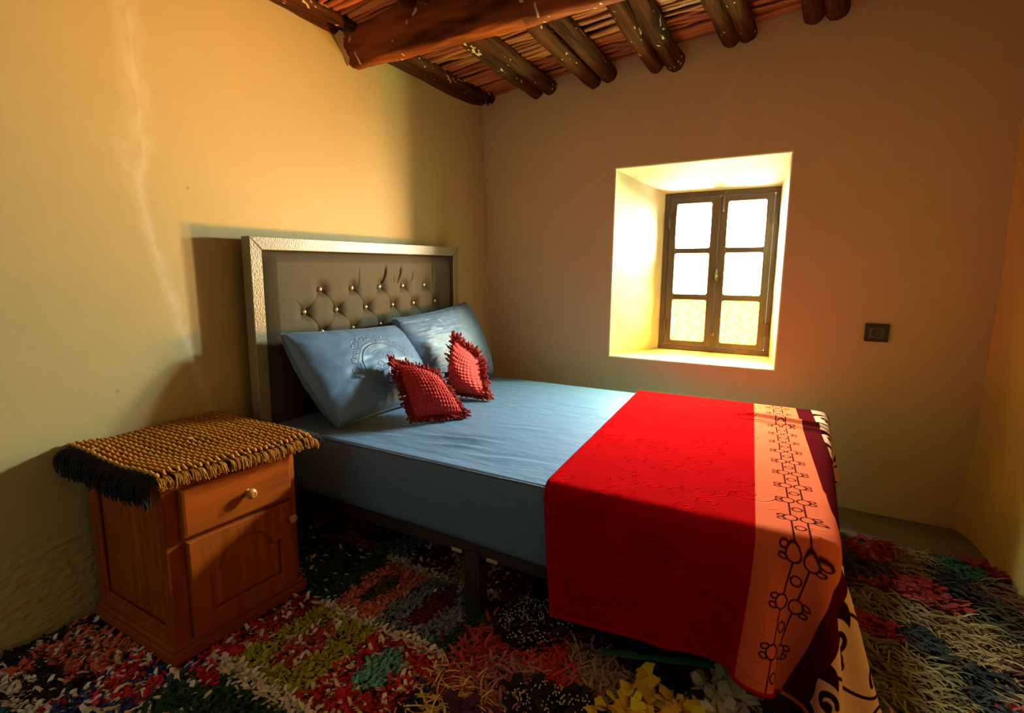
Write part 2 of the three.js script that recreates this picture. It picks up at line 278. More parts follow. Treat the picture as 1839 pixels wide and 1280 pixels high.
{
  const sec = [[-0.085, 0.02], [-0.078, -0.085], [-0.06, -0.105], [-0.01, -0.108], [0.015, -0.10], [0.045, -0.05], [0.066, 0.02], [0.075, 0.12], [-0.085, 0.12]];
  const ringPts = []; const N = 36; // resample the hewn section
  { const L = [0]; for (let i = 0; i < sec.length; i++) { const a = sec[i], b = sec[(i + 1) % sec.length]; L.push(L[i] + Math.hypot(b[0] - a[0], b[1] - a[1])); } for (let k = 0; k < N; k++) { const d = L[sec.length] * k / N; let i = 0; while (L[i + 1] < d) i++; const a = sec[i], b = sec[(i + 1) % sec.length], t = (d - L[i]) / (L[i + 1] - L[i]); ringPts.push([lerp(a[0], b[0], t), lerp(a[1], b[1], t)]); } }
  const g = pole((t) => { const x = -0.1 + t * 3.15; return [x, 2.36 + 0.008 * noise(x * 1.5, 2, 2) + 0.028 * sstep(1.2, 2.6, x), 1.115 + 0.010 * noise(x * 1.2, 7, 1) - 0.02 * x / 2]; }, (a, t) => { const k = Math.round(a / (Math.PI * 2) * N) % N, p = ringPts[k]; const s = 1 + 0.06 * noise(t * 9, k * 0.35, 3) + 0.04 * noise(t * 24, k * 0.5, 9); return [p[0] * s, p[1] * s]; }, 110, N, 'x');
  tag(mesh('ceiling_beam', g, mBeam, scene), 'thick hewn reddish brown beam crossing under the roof poles', 'beam');
}

// ---------------------------------------------------------------- window
const mFrameWood = new THREE.MeshPhysicalMaterial({ map: grainTex([0.15, 0.095, 0.050], [0.07, 0.040, 0.022], 51), bumpMap: grainBump, bumpScale: 0.002, roughness: 0.4 });
const mIron = new THREE.MeshStandardMaterial({ color: C(0.13, 0.095, 0.06), roughness: 0.5, metalness: 0.7 });
const amberMap = tex(256, 320, (u, v) => { const p = Math.abs(Math.sin(u * 6.283 * 1.5 + 2.2 * Math.sin(v * 6.283 * 2))) * Math.abs(Math.sin(v * 6.283 * 2 + 2.6 * Math.sin(u * 6.283 * 1.5 + 1))); const k = sstep(0.25, 0.1, p) * 0.8 + 0.5 * sstep(0.1, 0.4, per(u * 9, v * 9, 9, 3)); return [1, lerp(1, 0.86, clamp(k)), lerp(1, 0.45, clamp(k))].map(lin2s); }, { srgb: true });
const mGlass = [C(0.97, 0.98, 0.97), C(0.42, 0.80, 0.30), C(0.98, 0.46, 0.05)].map((c, i) => new THREE.MeshPhysicalMaterial({ color: c, transmission: 1, thickness: 0, roughness: 0.0, ior: 1.45, ...(i === 2 ? { map: amberMap } : {}) }));
{
  const z1 = WIN_Z + 0.012, z0 = WIN_Z - 0.045;
  const win = new THREE.Group(); win.name = numbered('window_1'); win.userData.kind = 'structure'; scene.add(win);
  const b = (x0, x1, y0, y1, za = z0, zb = z1, grain = 'y') => box(x0, x1, y0, y1, za, zb, 0.004, grain, x0);
  mesh('window_frame', join([b(FR.x0 - 0.004, 1.312, FR.y0 - 0.004, FR.y1 + 0.004), b(1.908, FR.x1 + 0.004, FR.y0 - 0.004, FR.y1 + 0.004), b(1.30, 1.92, 1.697, FR.y1 + 0.004, z0, z1, 'x'), b(1.30, 1.92, FR.y0 - 0.004, 0.772, z0, z1, 'x')]), mFrameWood, win);
  for (let c = 0; c < 2; c++) {
    const [px0, px1] = PANE_X[c], x0 = c ? 1.611 : 1.314, x1 = c ? 1.906 : 1.609, s1 = z1 + 0.006, s0 = z0 + 0.012;
    const parts = [b(x0, px0, 0.774, 1.695, s0, s1), b(px1, x1, 0.774, 1.695, s0, s1), b(px0 - 0.005, px1 + 0.005, PANE_Y[0][1], 1.695, s0, s1 - 0.001, 'x'), b(px0 - 0.005, px1 + 0.005, 0.774, PANE_Y[2][0], s0, s1 - 0.001, 'x'), b(px0 - 0.005, px1 + 0.005, PANE_Y[1][1], PANE_Y[0][0], s0, s1 - 0.002, 'x'), b(px0 - 0.005, px1 + 0.005, PANE_Y[2][1], PANE_Y[1][0], s0, s1 - 0.002, 'x')];
    // putty fillets in the corners of each light
    for (const [y0, y1] of PANE_Y) for (const [cx, sx] of [[px0, 1], [px1, -1]]) for (const [cy, sy] of [[y0, 1], [y1, -1]]) { const sh = new THREE.Shape(); sh.moveTo(cx - sx * 0.002, cy - sy * 0.002); sh.lineTo(cx + sx * 0.016, cy - sy * 0.002); sh.quadraticCurveTo(cx, cy, cx - sx * 0.002, cy + sy * 0.016); const e = new THREE.ExtrudeGeometry(sh, { depth: s1 - s0 - 0.008, bevelEnabled: false }); e.translate(0, 0, s0 + 0.004); parts.push(uvBox(e)); }
    const sash = mesh('window_sash', join(parts), mFrameWood, win);
    PANE_Y.forEach(([y0, y1], r) => { const p = mesh('pane', new THREE.PlaneGeometry(px1 - px0 + 0.012, y1 - y0 + 0.012).translate((px0 + px1) / 2, (y0 + y1) / 2, WIN_Z - 0.018), mGlass[r], sash); p.userData.label = ['clear window pane', 'green glass pane', 'amber patterned glass pane'][r]; });
    for (const y of [1.55, 0.90]) { const hx = c ? 1.907 : 1.313; mesh('hinge', join([box(hx - 0.018, hx + 0.018, y - 0.035, y + 0.035, s1 - 0.004, s1 + 0.004, 0.002), new THREE.CylinderGeometry(0.006, 0.006, 0.075, 10).translate(hx, y, s1 + 0.005)]), mIron, sash); }
    if (c === 1) {
      mesh('shutter_bolt', join([box(1.622, 1.638, 1.60, 1.69, s1, s1 + 0.008, 0.002), tube([[1.63, 1.60, s1 + 0.012], [1.63, 1.705, s1 + 0.012]], 0.004, 4), tube([[1.605, 1.697, s1 + 0.012], [1.63, 1.699, s1 + 0.014], [1.645, 1.72, s1 + 0.014]], 0.004, 8)]), mIron, sash);
      mesh('window_latch', join([box(1.608, 1.624, 1.18, 1.27, s1, s1 + 0.006, 0.002), tube([[1.616, 1.26, s1], [1.616, 1.255, s1 + 0.022], [1.616, 1.20, s1 + 0.022], [1.616, 1.19, s1]], 0.004, 14), new THREE.SphereGeometry(0.008, 10, 8).translate(1.616, 1.215, s1 + 0.02)]), mIron, sash);
      mesh('shutter_bolt', join([box(1.606, 1.626, 0.79, 0.86, s1, s1 + 0.006, 0.002), tube([[1.616, 0.77, s1 + 0.010], [1.616, 0.87, s1 + 0.010]], 0.005, 4), new THREE.SphereGeometry(0.009, 10, 8).translate(1.616, 0.855, s1 + 0.016)]), mIron, sash);
    }
  }
}
// wall socket
{
  const t = thing('wall_socket', 'small dark rectangular wall socket on the window wall', 'socket', [2.433, 0.94, 0.006]);
  const m = new THREE.MeshPhysicalMaterial({ color: C(0.03, 0.028, 0.025), roughness: 0.35 }), m2 = new THREE.MeshPhysicalMaterial({ color: C(0.09, 0.08, 0.06), roughness: 0.4 });
  mesh('plate', box(-0.05, 0.05, -0.045, 0.045, -0.01, 0.010, 0.004), m, t);
  mesh('insert', box(-0.033, 0.033, -0.027, 0.027, 0.0, 0.013, 0.003), m2, t);
  mesh('socket_ring', new THREE.TorusGeometry(0.017, 0.003, 8, 24).translate(0, 0, 0.013), m, t);
  mesh('socket_hole', join([-0.007, 0.007].map((x) => new THREE.CylinderGeometry(0.003, 0.003, 0.004, 10).rotateX(Math.PI / 2).translate(x, 0, 0.013))), m, t);
}

// ---------------------------------------------------------------- bed
const fabricBump = tex(256, 256, (u, v) => 0.5 + 0.25 * Math.sin(u * 6.283 * 64) * (0.7 + per(u * 20, v * 20, 20, 2)) + 0.25 * Math.sin(v * 6.283 * 64), { float: true, repeat: [5, 5] });
const leatherBump = tex(256, 256, (u, v) => 0.5 + 0.5 * per(u * 40, v * 18, 40, 3) + 0.3 * per(u * 80, v * 60, 80, 5), { float: true, repeat: [5, 5] });
const mPanel = new THREE.MeshPhysicalMaterial({ color: C(0.062, 0.053, 0.032), roughness: 0.6, specularIntensity: 0.3, sheen: 0.1, sheenRoughness: 0.4, sheenColor: C(0.5, 0.42, 0.28), bumpMap: fabricBump, bumpScale: 0.0006 });
const mBedFrame = new THREE.MeshPhysicalMaterial({ color: C(0.24, 0.21, 0.13), roughness: 0.34, bumpMap: leatherBump, bumpScale: 0.0015, specularIntensity: 1, clearcoat: 0.25, clearcoatRoughness: 0.35 });
const mBedDark = new THREE.MeshPhysicalMaterial({ color: C(0.022, 0.020, 0.014), roughness: 0.5, bumpMap: leatherBump, bumpScale: 0.001 });
const mCrystal = new THREE.MeshPhysicalMaterial({ color: C(0.75, 0.70, 0.55), roughness: 0.08, metalness: 0.85 });
const velvetBump = tex(512, 512, (u, v) => 0.5 * per(u * 10, v * 26, 10, 2) * 0.5 + 0.18 * per(u * 30, v * 70, 30, 5) + 0.08 * per(u * 120, v * 120, 120, 6), { float: true });
const blueVelvet = (extra) => new THREE.MeshPhysicalMaterial({ color: C(0.105, 0.195, 0.345), roughness: 0.42, sheen: 1.0, sheenRoughness: 0.35, sheenColor: C(0.6, 0.85, 1.0), specularIntensity: 0.65, bumpMap: velvetBump, bumpScale: 0.003, ...extra });
const mBlue = blueVelvet();
const BZ0 = 0.285, BZ1 = 1.775, BX0 = 0.13, BX1 = 2.235, BTOP = 0.553, BBOT = 0.288;
{
  const bed = thing('bed', 'double bed with a tufted grey headboard in a wide padded frame', 'bed');
  const hz0 = 0.353, hz1 = 1.814, hy1 = 1.373, w = 0.055, x0 = 0.070, x1 = 0.125;
  const tilt = (g) => { const p = g.attributes.position; for (let i = 0; i < p.count; i++) { const y = p.getY(i), z = p.getZ(i); p.setY(i, y + (1.04 - z) * 0.020 * sstep(0.3, 1.2, y)); } g.computeVertexNormals(); return g; };
  // padded frame with mitred corners
  const rail = (a, b, c, d) => { // outer a->b, inner d<-c, in (z,y)
    const e = new THREE.Shape([a, b, c, d].map((p) => new THREE.Vector2(p[0], p[1])));
    const g = new THREE.ExtrudeGeometry(e, { depth: x1 - x0 - 0.010, bevelEnabled: true, bevelThickness: 0.005, bevelSize: 0.004, bevelOffset: -0.004, bevelSegments: 3 });
    const p = g.attributes.position; for (let i = 0; i < p.count; i++) { const zz = p.getX(i), yy = p.getY(i), xx = p.getZ(i); p.setXYZ(i, x0 + 0.005 + xx, yy, zz); }
    const gi = g.index ? g.toNonIndexed() : g; const q = gi.attributes.position.array; for (let i = 0; i < q.length; i += 9) for (let k = 0; k < 3; k++) { const t = q[i + 3 + k]; q[i + 3 + k] = q[i + 6 + k]; q[i + 6 + k] = t; } gi.computeVertexNormals(); return tilt(uvBox(gi));
  };
  const a = [hz1, hy1], b = [hz0, hy1], ai = [hz1 - w, hy1 - w], bi = [hz0 + w, hy1 - w];
  mesh('headboard_frame', rail(a, b, bi, ai), mBedFrame, bed);
  mesh('headboard_frame', rail([hz1, 0.02], a, ai, [hz1 - w, 0.02]), mBedFrame, bed);
  mesh('headboard_frame', rail(b, [hz0, 0.02], [hz0 + w, 0.02], bi), mBedFrame, bed);
  // tufted panel
  const buttons = []; const rows = [[1.143, 0], [1.038, 1], [0.935, 0], [0.83, 1], [0.725, 0]];
  for (const [y, odd] of rows) for (const z of odd ? [1.515, 1.322, 1.12, 0.915, 0.734, 0.528] : [1.419, 1.216, 1.014, 0.826, 0.632]) buttons.push([3.18 - (3.18 - z) * 0.98, 1.2 + (y - 1.2) * 0.98]);
  const pz0 = hz0 + w, pz1 = hz1 - w, py0 = 0.42, py1 = hy1 - w;
  const depth = (z, y) => {
    const ez = Math.min(z - pz0, pz1 - z), ey = Math.min(py1 - y, 0.3); let h = 0.030 * Math.pow(clamp(ez / 0.07), 0.5) * Math.pow(clamp(ey / 0.05), 0.5);
    for (const [bz, by] of buttons) { const d = Math.hypot(z - bz, y - by); h -= 0.022 * Math.exp(-d * d / 0.0011); if (d < 0.2) { // creases towards the diagonal neighbours
      for (const [sz, sy] of [[1, 1], [-1, 1], [1, -1], [-1, -1]]) { if (by > 1.1 && sy > 0) continue; const L = Math.hypot(0.1, 0.104), tz = sz * 0.1 / L, ty = sy * 0.104 / L, al = (z - bz) * tz + (y - by) * ty, ac = Math.abs((z - bz) * ty - (y - by) * tz); if (al > 0 && al < 0.085) h -= 0.0075 * Math.exp(-ac * ac / 0.00004) * (1 - al / 0.085); } } }
    for (const [cz, k, l] of [[1.216, 0.3, 0.1], [1.02, 1, 0.10], [0.90, 1.0, 0.10], [0.80, 0.6, 0.07], [0.62, 0.5, 0.13], [0.96, 0.35, 0.06]]) { const yy = y - 1.152; if (yy > 0 && yy < l + 0.02) { const c = cz + 0.035 * Math.pow(1 - yy / l, 2) * (k > 0.5 ? 1 : 0.2); h -= 0.012 * k * Math.exp(-Math.pow(z - c, 2) / 0.00003) * sstep(0, 0.02, yy) * sstep(l + 0.02, l - 0.03, yy); } }
    return h + 0.002 * noise(z * 8, y * 8, 3);
  };
  const pg = tilt(flip(grid(300, 190, (u, v) => { const z = lerp(pz0, pz1, u), y = lerp(py0, py1, v); return [0.092 + depth(z, y), y, z]; }, (u, v, p) => [p[2], p[1]])));
  const panel = mesh('headboard_panel', pg, mPanel, bed);
  mesh('headboard_back', tilt(box(0.060, 0.09, 0.05, hy1 - 0.02, hz0 + 0.02, hz1 - 0.02, 0.002)), mBedDark, bed);
  const bg = new THREE.IcosahedronGeometry(0.013, 1);
  buttons.filter(([, y]) => y > 0.9).forEach(([z, y]) => { const m = mesh('tufting_button', bg, mCrystal, panel); m.position.set(0.092 + depth(z, y) + 0.005, y + (1.04 - z) * 0.020 * sstep(0.3, 1.2, y), z); m.scale.set(0.7, 1, 1); });
  for (const z of [BZ0 + 0.02, BZ1 - 0.035]) mesh('side_rail', box(0.09, 2.20, 0.232, 0.290, z - 0.015, z + 0.018, 0.004, 'x'), mBedDark, bed);
  mesh('foot_rail', box(2.165, 2.20, 0.232, 0.290, BZ0 + 0.02, BZ1 - 0.03, 0.004, 'z'), mBedDark, bed);
  mesh('base_panel', box(0.10, 2.16, 0.262, 0.286, BZ0 + 0.03, BZ1 - 0.05, 0.003), mBedDark, bed);
  for (const [x, z] of [[1.185, BZ1 - 0.035], [1.185, BZ0 + 0.04], [2.15, BZ1 - 0.06], [2.15, BZ0 + 0.06]]) mesh('leg', box(x - 0.032, x + 0.032, 0.013, 0.25, z - 0.028, z + 0.028, 0.004), mBedDark, bed);
  for (const x of [1.115, 1.262]) { const m = mesh('bracket', join([box(x - 0.022, x + 0.022, 0.229, 0.233, BZ1 - 0.052, BZ1 - 0.022, 0.001), box(x - 0.022, x + 0.022, 0.229, 0.243, BZ1 - 0.018, BZ1 - 0.0155, 0.001)]), new THREE.MeshStandardMaterial({ color: C(0.5, 0.45, 0.36), roughness: 0.5, metalness: 0.3 }), bed); m.userData.label = 'pale metal corner bracket'; }
}
// mattress under its fitted velvet sheet
const sheetY = (x, z) => { // wrinkles of the sheet
  let h = 0.0028 * fbm(x * 5 + z * 3, z * 12 - x * 2, 4, 3) + 0.004 * noise(x * 2, z * 2, 9);
  for (const [cx, cz, L, k] of [[0.95, 1.50, 0.16, 1], [0.99, 1.585, 0.13, 0.8], [0.62, 1.63, 0.16, 0.4], [1.2, 1.62, 0.2, 0.4], [0.55, 0.42, 0.2, 0.7], [0.75, 0.36, 0.2, 0.7], [1.1, 1.25, 0.15, 0.3]]) { const dx = (x - cx) + (z - cz) * 0.3, dz = z - cz + 0.03 * Math.sin((x - cx) * 9); h += k * 0.011 * Math.exp(-dx * dx / (L * L * 0.5)) * (Math.exp(-dz * dz / 0.0004) - 0.7 * Math.exp(-Math.pow(dz + 0.025, 2) / 0.0005)); }
  return h;
};
{
  const t = thing('mattress', 'thick mattress in a fitted blue velvet sheet on the bed', 'mattress');
  const r = 0.016, RC = 0.05, top = grid(190, 140, (u, v) => { const x = lerp(BX0 + r, BX1 - r, u), z = lerp(BZ0 + r, BZ1 - r, v); const e = Math.min(u * 190, (1 - u) * 190, v * 140, (1 - v) * 140); const kx = clamp(x, BX0 + RC, BX1 - RC), kz = clamp(z, BZ0 + RC, BZ1 - RC), kd = Math.hypot(x - kx, z - kz), ks = kd > RC - r ? (RC - r) / kd : 1; return [kx + (x - kx) * ks, BTOP + sheetY(x, z) * sstep(0, 5, e), kz + (z - kz) * ks]; }, (u, v, p) => [p[0], p[2]]); flip(top);
  const loop = [], N = 60;
  for (const [cx, cz, a0, len, dx, dz] of [[BX1 - RC, BZ1 - RC, 90, BX1 - BX0 - 2 * RC, 1, 0], [BX1 - RC, BZ0 + RC, 0, BZ1 - BZ0 - 2 * RC, 0, -1], [BX0 + RC, BZ0 + RC, -90, BX1 - BX0 - 2 * RC, -1, 0], [BX0 + RC, BZ1 - RC, 180, BZ1 - BZ0 - 2 * RC, 0, 1]]) {
    const n = [Math.cos(a0 * Math.PI / 180), Math.sin(a0 * Math.PI / 180)];
    for (let i = 0; i < N - 8; i++) { const t = -len * (1 - i / (N - 8)); loop.push([cx + dx * t, cz + dz * t, n[0], n[1]]); }
    for (let i = 0; i < 8; i++) { const q = (a0 - 90 * i / 8) * Math.PI / 180; loop.push([cx, cz, Math.cos(q), Math.sin(q)]); }
  }
  const prof = []; for (let k = 0; k <= 4; k++) { const a = k / 4 * Math.PI / 2; prof.push([-r + r * Math.sin(a), BTOP - r + r * Math.cos(a)]); } for (let k = 1; k <= 14; k++) prof.push([0.006 * Math.sin(k / 14 * Math.PI), lerp(BTOP - r, BBOT + 0.02, k / 14)]); prof.push([-0.006, BBOT + 0.006]); prof.push([-0.02, BBOT]); prof.push([-0.3, BBOT]);
  const side = grid(4 * N, prof.length - 1, (u, v, i, j) => { const [cx, cz, dx, dz] = loop[i % (4 * N)], [o, y] = prof[j], x = cx + dx * RC, z = cz + dz * RC; const w = j > 4 && j < prof.length - 2 ? 0.005 * fbm(x * 3 + z * 3, y * 14, 6, 3) : 0; const sag = j > 4 ? 0.018 * sstep(0.3, 0.9, (x - BX0) / (BX1 - BX0)) * sstep(BTOP, BBOT, y) - 0.016 * sstep(0.4, 0.1, x) * sstep(BTOP, BBOT, y) : 0; return [cx + dx * (RC + o + w), y - sag, cz + dz * (RC + o + w)]; }, (u, v, p) => [p[0] + p[2], p[1]]);
  mesh('mattress_body', join([top, side]), mBlue, t);
  const pts = loop.map(([cx, cz, dx, dz]) => V(cx + dx * (RC - 0.001), BTOP - 0.006 + 0.002 * noise(cx * 6, cz * 6, 2), cz + dz * (RC - 0.001)));
  mesh('piping', tube(pts, 0.0048, 480, 8, true), mBlue, t);
}
// ---------------------------------------------------------------- blanket: a cloth let fall over the mattress
function canvas(w, h) { const c = document.createElement('canvas'); c.width = w; c.height = h; return [c, c.getContext('2d')]; }
const BL = { u: 1.19, v: 1.93, a: 0.095, x: 1.478, hang: 0.415 };
{
  const d0 = 0.0185, nu = Math.round(BL.u / d0), nv = Math.round(BL.v / d0), n = (nu + 1) * (nv + 1), du = BL.u / nu, dv = BL.v / nv;
  const P = new Float64Array(n * 3), Q = new Float64Array(n * 3), ca = Math.cos(BL.a), sa = Math.sin(BL.a), id = (i, j) => j * (nu + 1) + i;
  for (let j = 0; j <= nv; j++) for (let i = 0; i <= nu; i++) {
    const k = id(i, j) * 3, u = i * du, v = j * dv - BL.hang; // v from the near edge of the mattress towards the window
    P[k] = BL.x + u * ca - v * sa; P[k + 1] = BTOP + 0.021 + 0.0015 * noise(u * 9, v * 9, 3); P[k + 2] = BZ1 - u * sa - v * ca;
  }
  Q.set(P);
  const con = []; // [a, b, rest, stiffness]
  const add = (a, b, r, s) => con.push(a, b, r, s);
  for (let j = 0; j <= nv; j++) for (let i = 0; i <= nu; i++) {
    if (i < nu) add(id(i, j), id(i + 1, j), du, 1); if (j < nv) add(id(i, j), id(i, j + 1), dv, 1);
    if (i < nu && j < nv) { const r = Math.hypot(du, dv); add(id(i, j), id(i + 1, j + 1), r, 0.35); add(id(i + 1, j), id(i, j + 1), r, 0.35); }
    if (i + 2 <= nu) add(id(i, j), id(i + 2, j), 2 * du, 0.22); if (j + 2 <= nv) add(id(i, j), id(i, j + 2), 2 * dv, 0.22);
    if (i + 4 <= nu && (i + j) % 2) add(id(i, j), id(i + 4, j), 4 * du, 0.06); if (j + 4 <= nv && (i + j) % 2) add(id(i, j), id(i, j + 4), 4 * dv, 0.06);
  }
  const A = Float64Array.from(con), rb = 0.026, th = 0.017, cx = (BX0 + BX1) / 2, cz = (BZ0 + BZ1) / 2, hx = (BX1 - BX0) / 2 - rb + 0.008, hz = (BZ1 - BZ0) / 2 - rb + 0.008, cy = 0.25, hy = BTOP - 0.25 - rb + 0.004;
  for (let step = 0; step < 260; step++) {
    for (let k = 0; k < n * 3; k += 3) for (let q = 0; q < 3; q++) { const v = (P[k + q] - Q[k + q]) * 0.975; Q[k + q] = P[k + q]; P[k + q] += v - (q === 1 ? 9.8 * 0.00009 : 0); }
    for (let it = 0; it < 14; it++) {
      const back = it & 1;
      for (let c0 = 0; c0 < A.length; c0 += 4) {
        const c = back ? A.length - 4 - c0 : c0, a = A[c] * 3, b = A[c + 1] * 3, dx = P[b] - P[a], dy = P[b + 1] - P[a + 1], dz = P[b + 2] - P[a + 2], l = Math.sqrt(dx * dx + dy * dy + dz * dz), f = (l - A[c + 2]) / l * 0.5 * A[c + 3];
        P[a] += dx * f; P[a + 1] += dy * f; P[a + 2] += dz * f; P[b] -= dx * f; P[b + 1] -= dy * f; P[b + 2] -= dz * f;
      }
    }
    for (let k = 0; k < n * 3; k += 3) {
      const lx = P[k] - cx, ly = P[k + 1] - cy, lz = P[k + 2] - cz, qx = Math.abs(lx) - hx, qy = Math.abs(ly) - hy, qz = Math.abs(lz) - hz;
      const mx = Math.max(qx, 0), my = Math.max(qy, 0), mz = Math.max(qz, 0), out = Math.hypot(mx, my, mz), sd = out + Math.min(Math.max(qx, qy, qz), 0) - rb;
      if (sd < th) {
        const push = th - sd; let gx = mx * Math.sign(lx), gy = my * Math.sign(ly), gz = mz * Math.sign(lz); const L = Math.hypot(gx, gy, gz);
        if (L > 1e-6) { gx /= L; gy /= L; gz /= L; } else { gx = 0; gy = 1; gz = 0; }
        P[k] += gx * push; P[k + 1] += gy * push; P[k + 2] += gz * push;
        const fr = gy > 0.85 ? 1 : 0.45; for (let q = 0; q < 3; q++) P[k + q] -= (P[k + q] - Q[k + q]) * fr;
      }
      if (P[k + 1] < 0.05) { P[k + 1] = 0.05; for (let q = 0; q < 3; q += 2) P[k + q] -= (P[k + q] - Q[k + q]) * 0.7; }
    }
  }
  // smooth once, then sample with Catmull-Rom at twice the density
  const at = (i, j) => { i = clamp(i, 0, nu); j = clamp(j, 0, nv); const k = id(i, j) * 3; return [P[k], P[k + 1], P[k + 2]]; };
  const S = []; for (let j = 0; j <= nv; j++) for (let i = 0; i <= nu; i++) { const a = at(i, j); if (i === 0 || j === 0 || i === nu || j === nv) { S.push(a); continue; } const b = at(i - 1, j), c = at(i + 1, j), d = at(i, j - 1), e = at(i, j + 1); S.push([0, 1, 2].map((q) => a[q] * 0.5 + (b[q] + c[q] + d[q] + e[q]) * 0.125)); }
  const sAt = (i, j) => S[id(clamp(i, 0, nu), clamp(j, 0, nv))];
  const cr = (a, b, c, d, t) => 0.5 * (2 * b + (c - a) * t + (2 * a - 5 * b + 4 * c - d) * t * t + (3 * b - a - 3 * c + d) * t * t * t);
  const sample = (u, v) => { const x = u * nu, y = v * nv, i = Math.min(nu - 1, Math.floor(x)), j = Math.min(nv - 1, Math.floor(y)), s = x - i, t = y - j; const r = []; for (let q = 0; q < 3; q++) { const row = []; for (let m = -1; m <= 2; m++) row.push(cr(sAt(i - 1, j + m)[q], sAt(i, j + m)[q], sAt(i + 1, j + m)[q], sAt(i + 2, j + m)[q], s)); r.push(cr(...row, t)); }
    // a couple of pulled folds across the foot end near the window
    const U = u * BL.u, W = v * BL.v - BL.hang; const along = W - (1.13 + (U - 0.55) * -0.28); const k = sstep(0.42, 0.62, U) * sstep(0.95, 0.8, U); r[1] += 0.028 * k * Math.exp(-along * along / 0.0005) + 0.012 * k * Math.exp(-Math.pow(along + 0.05, 2) / 0.0004);
    const lx = r[0] - cx, ly = r[1] - cy, lz = r[2] - cz, mx = Math.max(Math.abs(lx) - hx, 0), my = Math.max(Math.abs(ly) - hy, 0), mz = Math.max(Math.abs(lz) - hz, 0), L = Math.hypot(mx, my, mz), push = rb + th - 0.001 - L;
    if (push > 0 && L > 1e-6) { r[0] += mx * Math.sign(lx) / L * push; r[1] += my * Math.sign(ly) / L * push; r[2] += mz * Math.sign(lz) / L * push; }
    return r; };
  const up = grid(nu * 2, nv * 2, (u, v) => sample(u, v), (u, v) => [u, v]); up.computeVertexNormals();
  const nr = up.attributes.normal, pp = up.attributes.position; let sgn = 1; { const mid = (nv * (nu * 2 + 1)) + (nu >> 1); if (nr.getY(mid) < 0) sgn = -1; }
  if (sgn < 0) flip(up);
  const low = up.clone(); { const lp = low.attributes.position; for (let i = 0; i < lp.count; i++) lp.setXYZ(i, pp.getX(i) - nr.getX(i) * 0.005, pp.getY(i) - nr.getY(i) * 0.005, pp.getZ(i) - nr.getZ(i) * 0.005); }
  flip(low);
  // print
  const pw = 760, ph = 1290, px = pw / BL.u, py = ph / BL.v, [cv, g] = canvas(pw, ph); const u1 = 0.585, u2 = 0.772, u3 = 0.836;
  const X = (u) => u * px, Y = (v) => ph - (v + BL.hang) * py; // canvas y runs down, texture v up
  g.fillStyle = '#a00b0e'; g.fillRect(0, 0, pw, ph); g.fillStyle = '#d26040'; g.fillRect(X(u1), 0, pw, ph); g.fillStyle = '#4a0d10'; g.fillRect(X(u2), 0, pw, ph); g.fillStyle = '#dca383'; g.fillRect(X(u3), 0, pw, ph);
  g.strokeStyle = '#3a1010'; g.lineWidth = X(0.0042); g.lineCap = 'round';
  const ring = (u, v, a, b, rot = 0) => { g.beginPath(); g.ellipse(X(u), Y(v), X(a), b * py, rot, 0, 6.2832); g.stroke(); };
  const uc = 0.690, hw = 0.026, pitch = 0.12;
  for (let v = -BL.hang - 0.02; v < BL.v - BL.hang; v += pitch) {
    for (const s of [-1, 1]) { g.beginPath(); g.moveTo(X(uc + s * hw * 0.72), Y(v + 0.018)); g.lineTo(X(uc + s * hw * 0.72), Y(v + 0.102)); g.stroke(); g.beginPath(); g.ellipse(X(uc + s * hw * 0.78), Y(v), X(0.017), 0.018 * py, 0, 0, 6.28); g.stroke(); ring(uc + s * 0.042, v + 0.011, 0.0095, 0.0065, s * 0.3); ring(uc + s * 0.042, v - 0.011, 0.0095, 0.0065, -s * 0.3); }
    ring(uc, v + 0.060, 0.0125, 0.0125);
  }
  // scroll work on the cream end
  seed(5); g.strokeStyle = '#2c0d0c'; g.fillStyle = '#2c0d0c';
  const scroll = (u, v, r, turn, s) => { g.beginPath(); for (let k = 0; k <= 40; k++) { const t = k / 40, a = turn + s * t * 5.2, q = r * (1 - 0.72 * t); const x = X(u + Math.cos(a) * q), y = Y(v + Math.sin(a) * q); k ? g.lineTo(x, y) : g.moveTo(x, y); } g.stroke(); const a = turn + s * 5.2; g.beginPath(); g.arc(X(u + Math.cos(a) * r * 0.3), Y(v + Math.sin(a) * r * 0.3), X(0.012), 0, 7); g.fill(); };
  for (let v = -BL.hang; v < BL.v - BL.hang; v += 0.155) {
    g.lineWidth = X(0.0075); const s = rnd() < 0.5 ? 1 : -1; const m = u3 + 0.15 + rr(-0.02, 0.02);
    g.beginPath(); g.moveTo(X(u3), Y(v)); g.bezierCurveTo(X(u3 + 0.06), Y(v + 0.06), X(m), Y(v + 0.02), X(m + 0.07), Y(v + 0.10)); g.bezierCurveTo(X(m + 0.1), Y(v + 0.14), X(m + 0.16), Y(v + 0.10), X(BL.u), Y(v + 0.13)); g.stroke();
    scroll(u3 + 0.075, v + 0.075, 0.042, rr(0, 6), s); scroll(m + 0.10, v + 0.05, 0.036, rr(0, 6), -s); g.lineWidth = X(0.013); scroll(u3 + 0.045, v + 0.115, 0.026, rr(0, 6), -s); scroll(m + 0.04, v + 0.13, 0.03, rr(0, 6), s);
    g.beginPath(); g.moveTo(X(u3), Y(v + 0.03)); g.quadraticCurveTo(X(u3 + 0.03), Y(v + 0.035), X(u3 + 0.05), Y(v + 0.0)); g.quadraticCurveTo(X(u3 + 0.02), Y(v + 0.005), X(u3), Y(v - 0.02)); g.fill();
  }
  const map = new THREE.CanvasTexture(cv); map.colorSpace = THREE.SRGBColorSpace;
  const [cb, b] = canvas(pw, ph); b.fillStyle = '#808080'; b.fillRect(0, 0, pw, ph); b.lineCap = 'round';
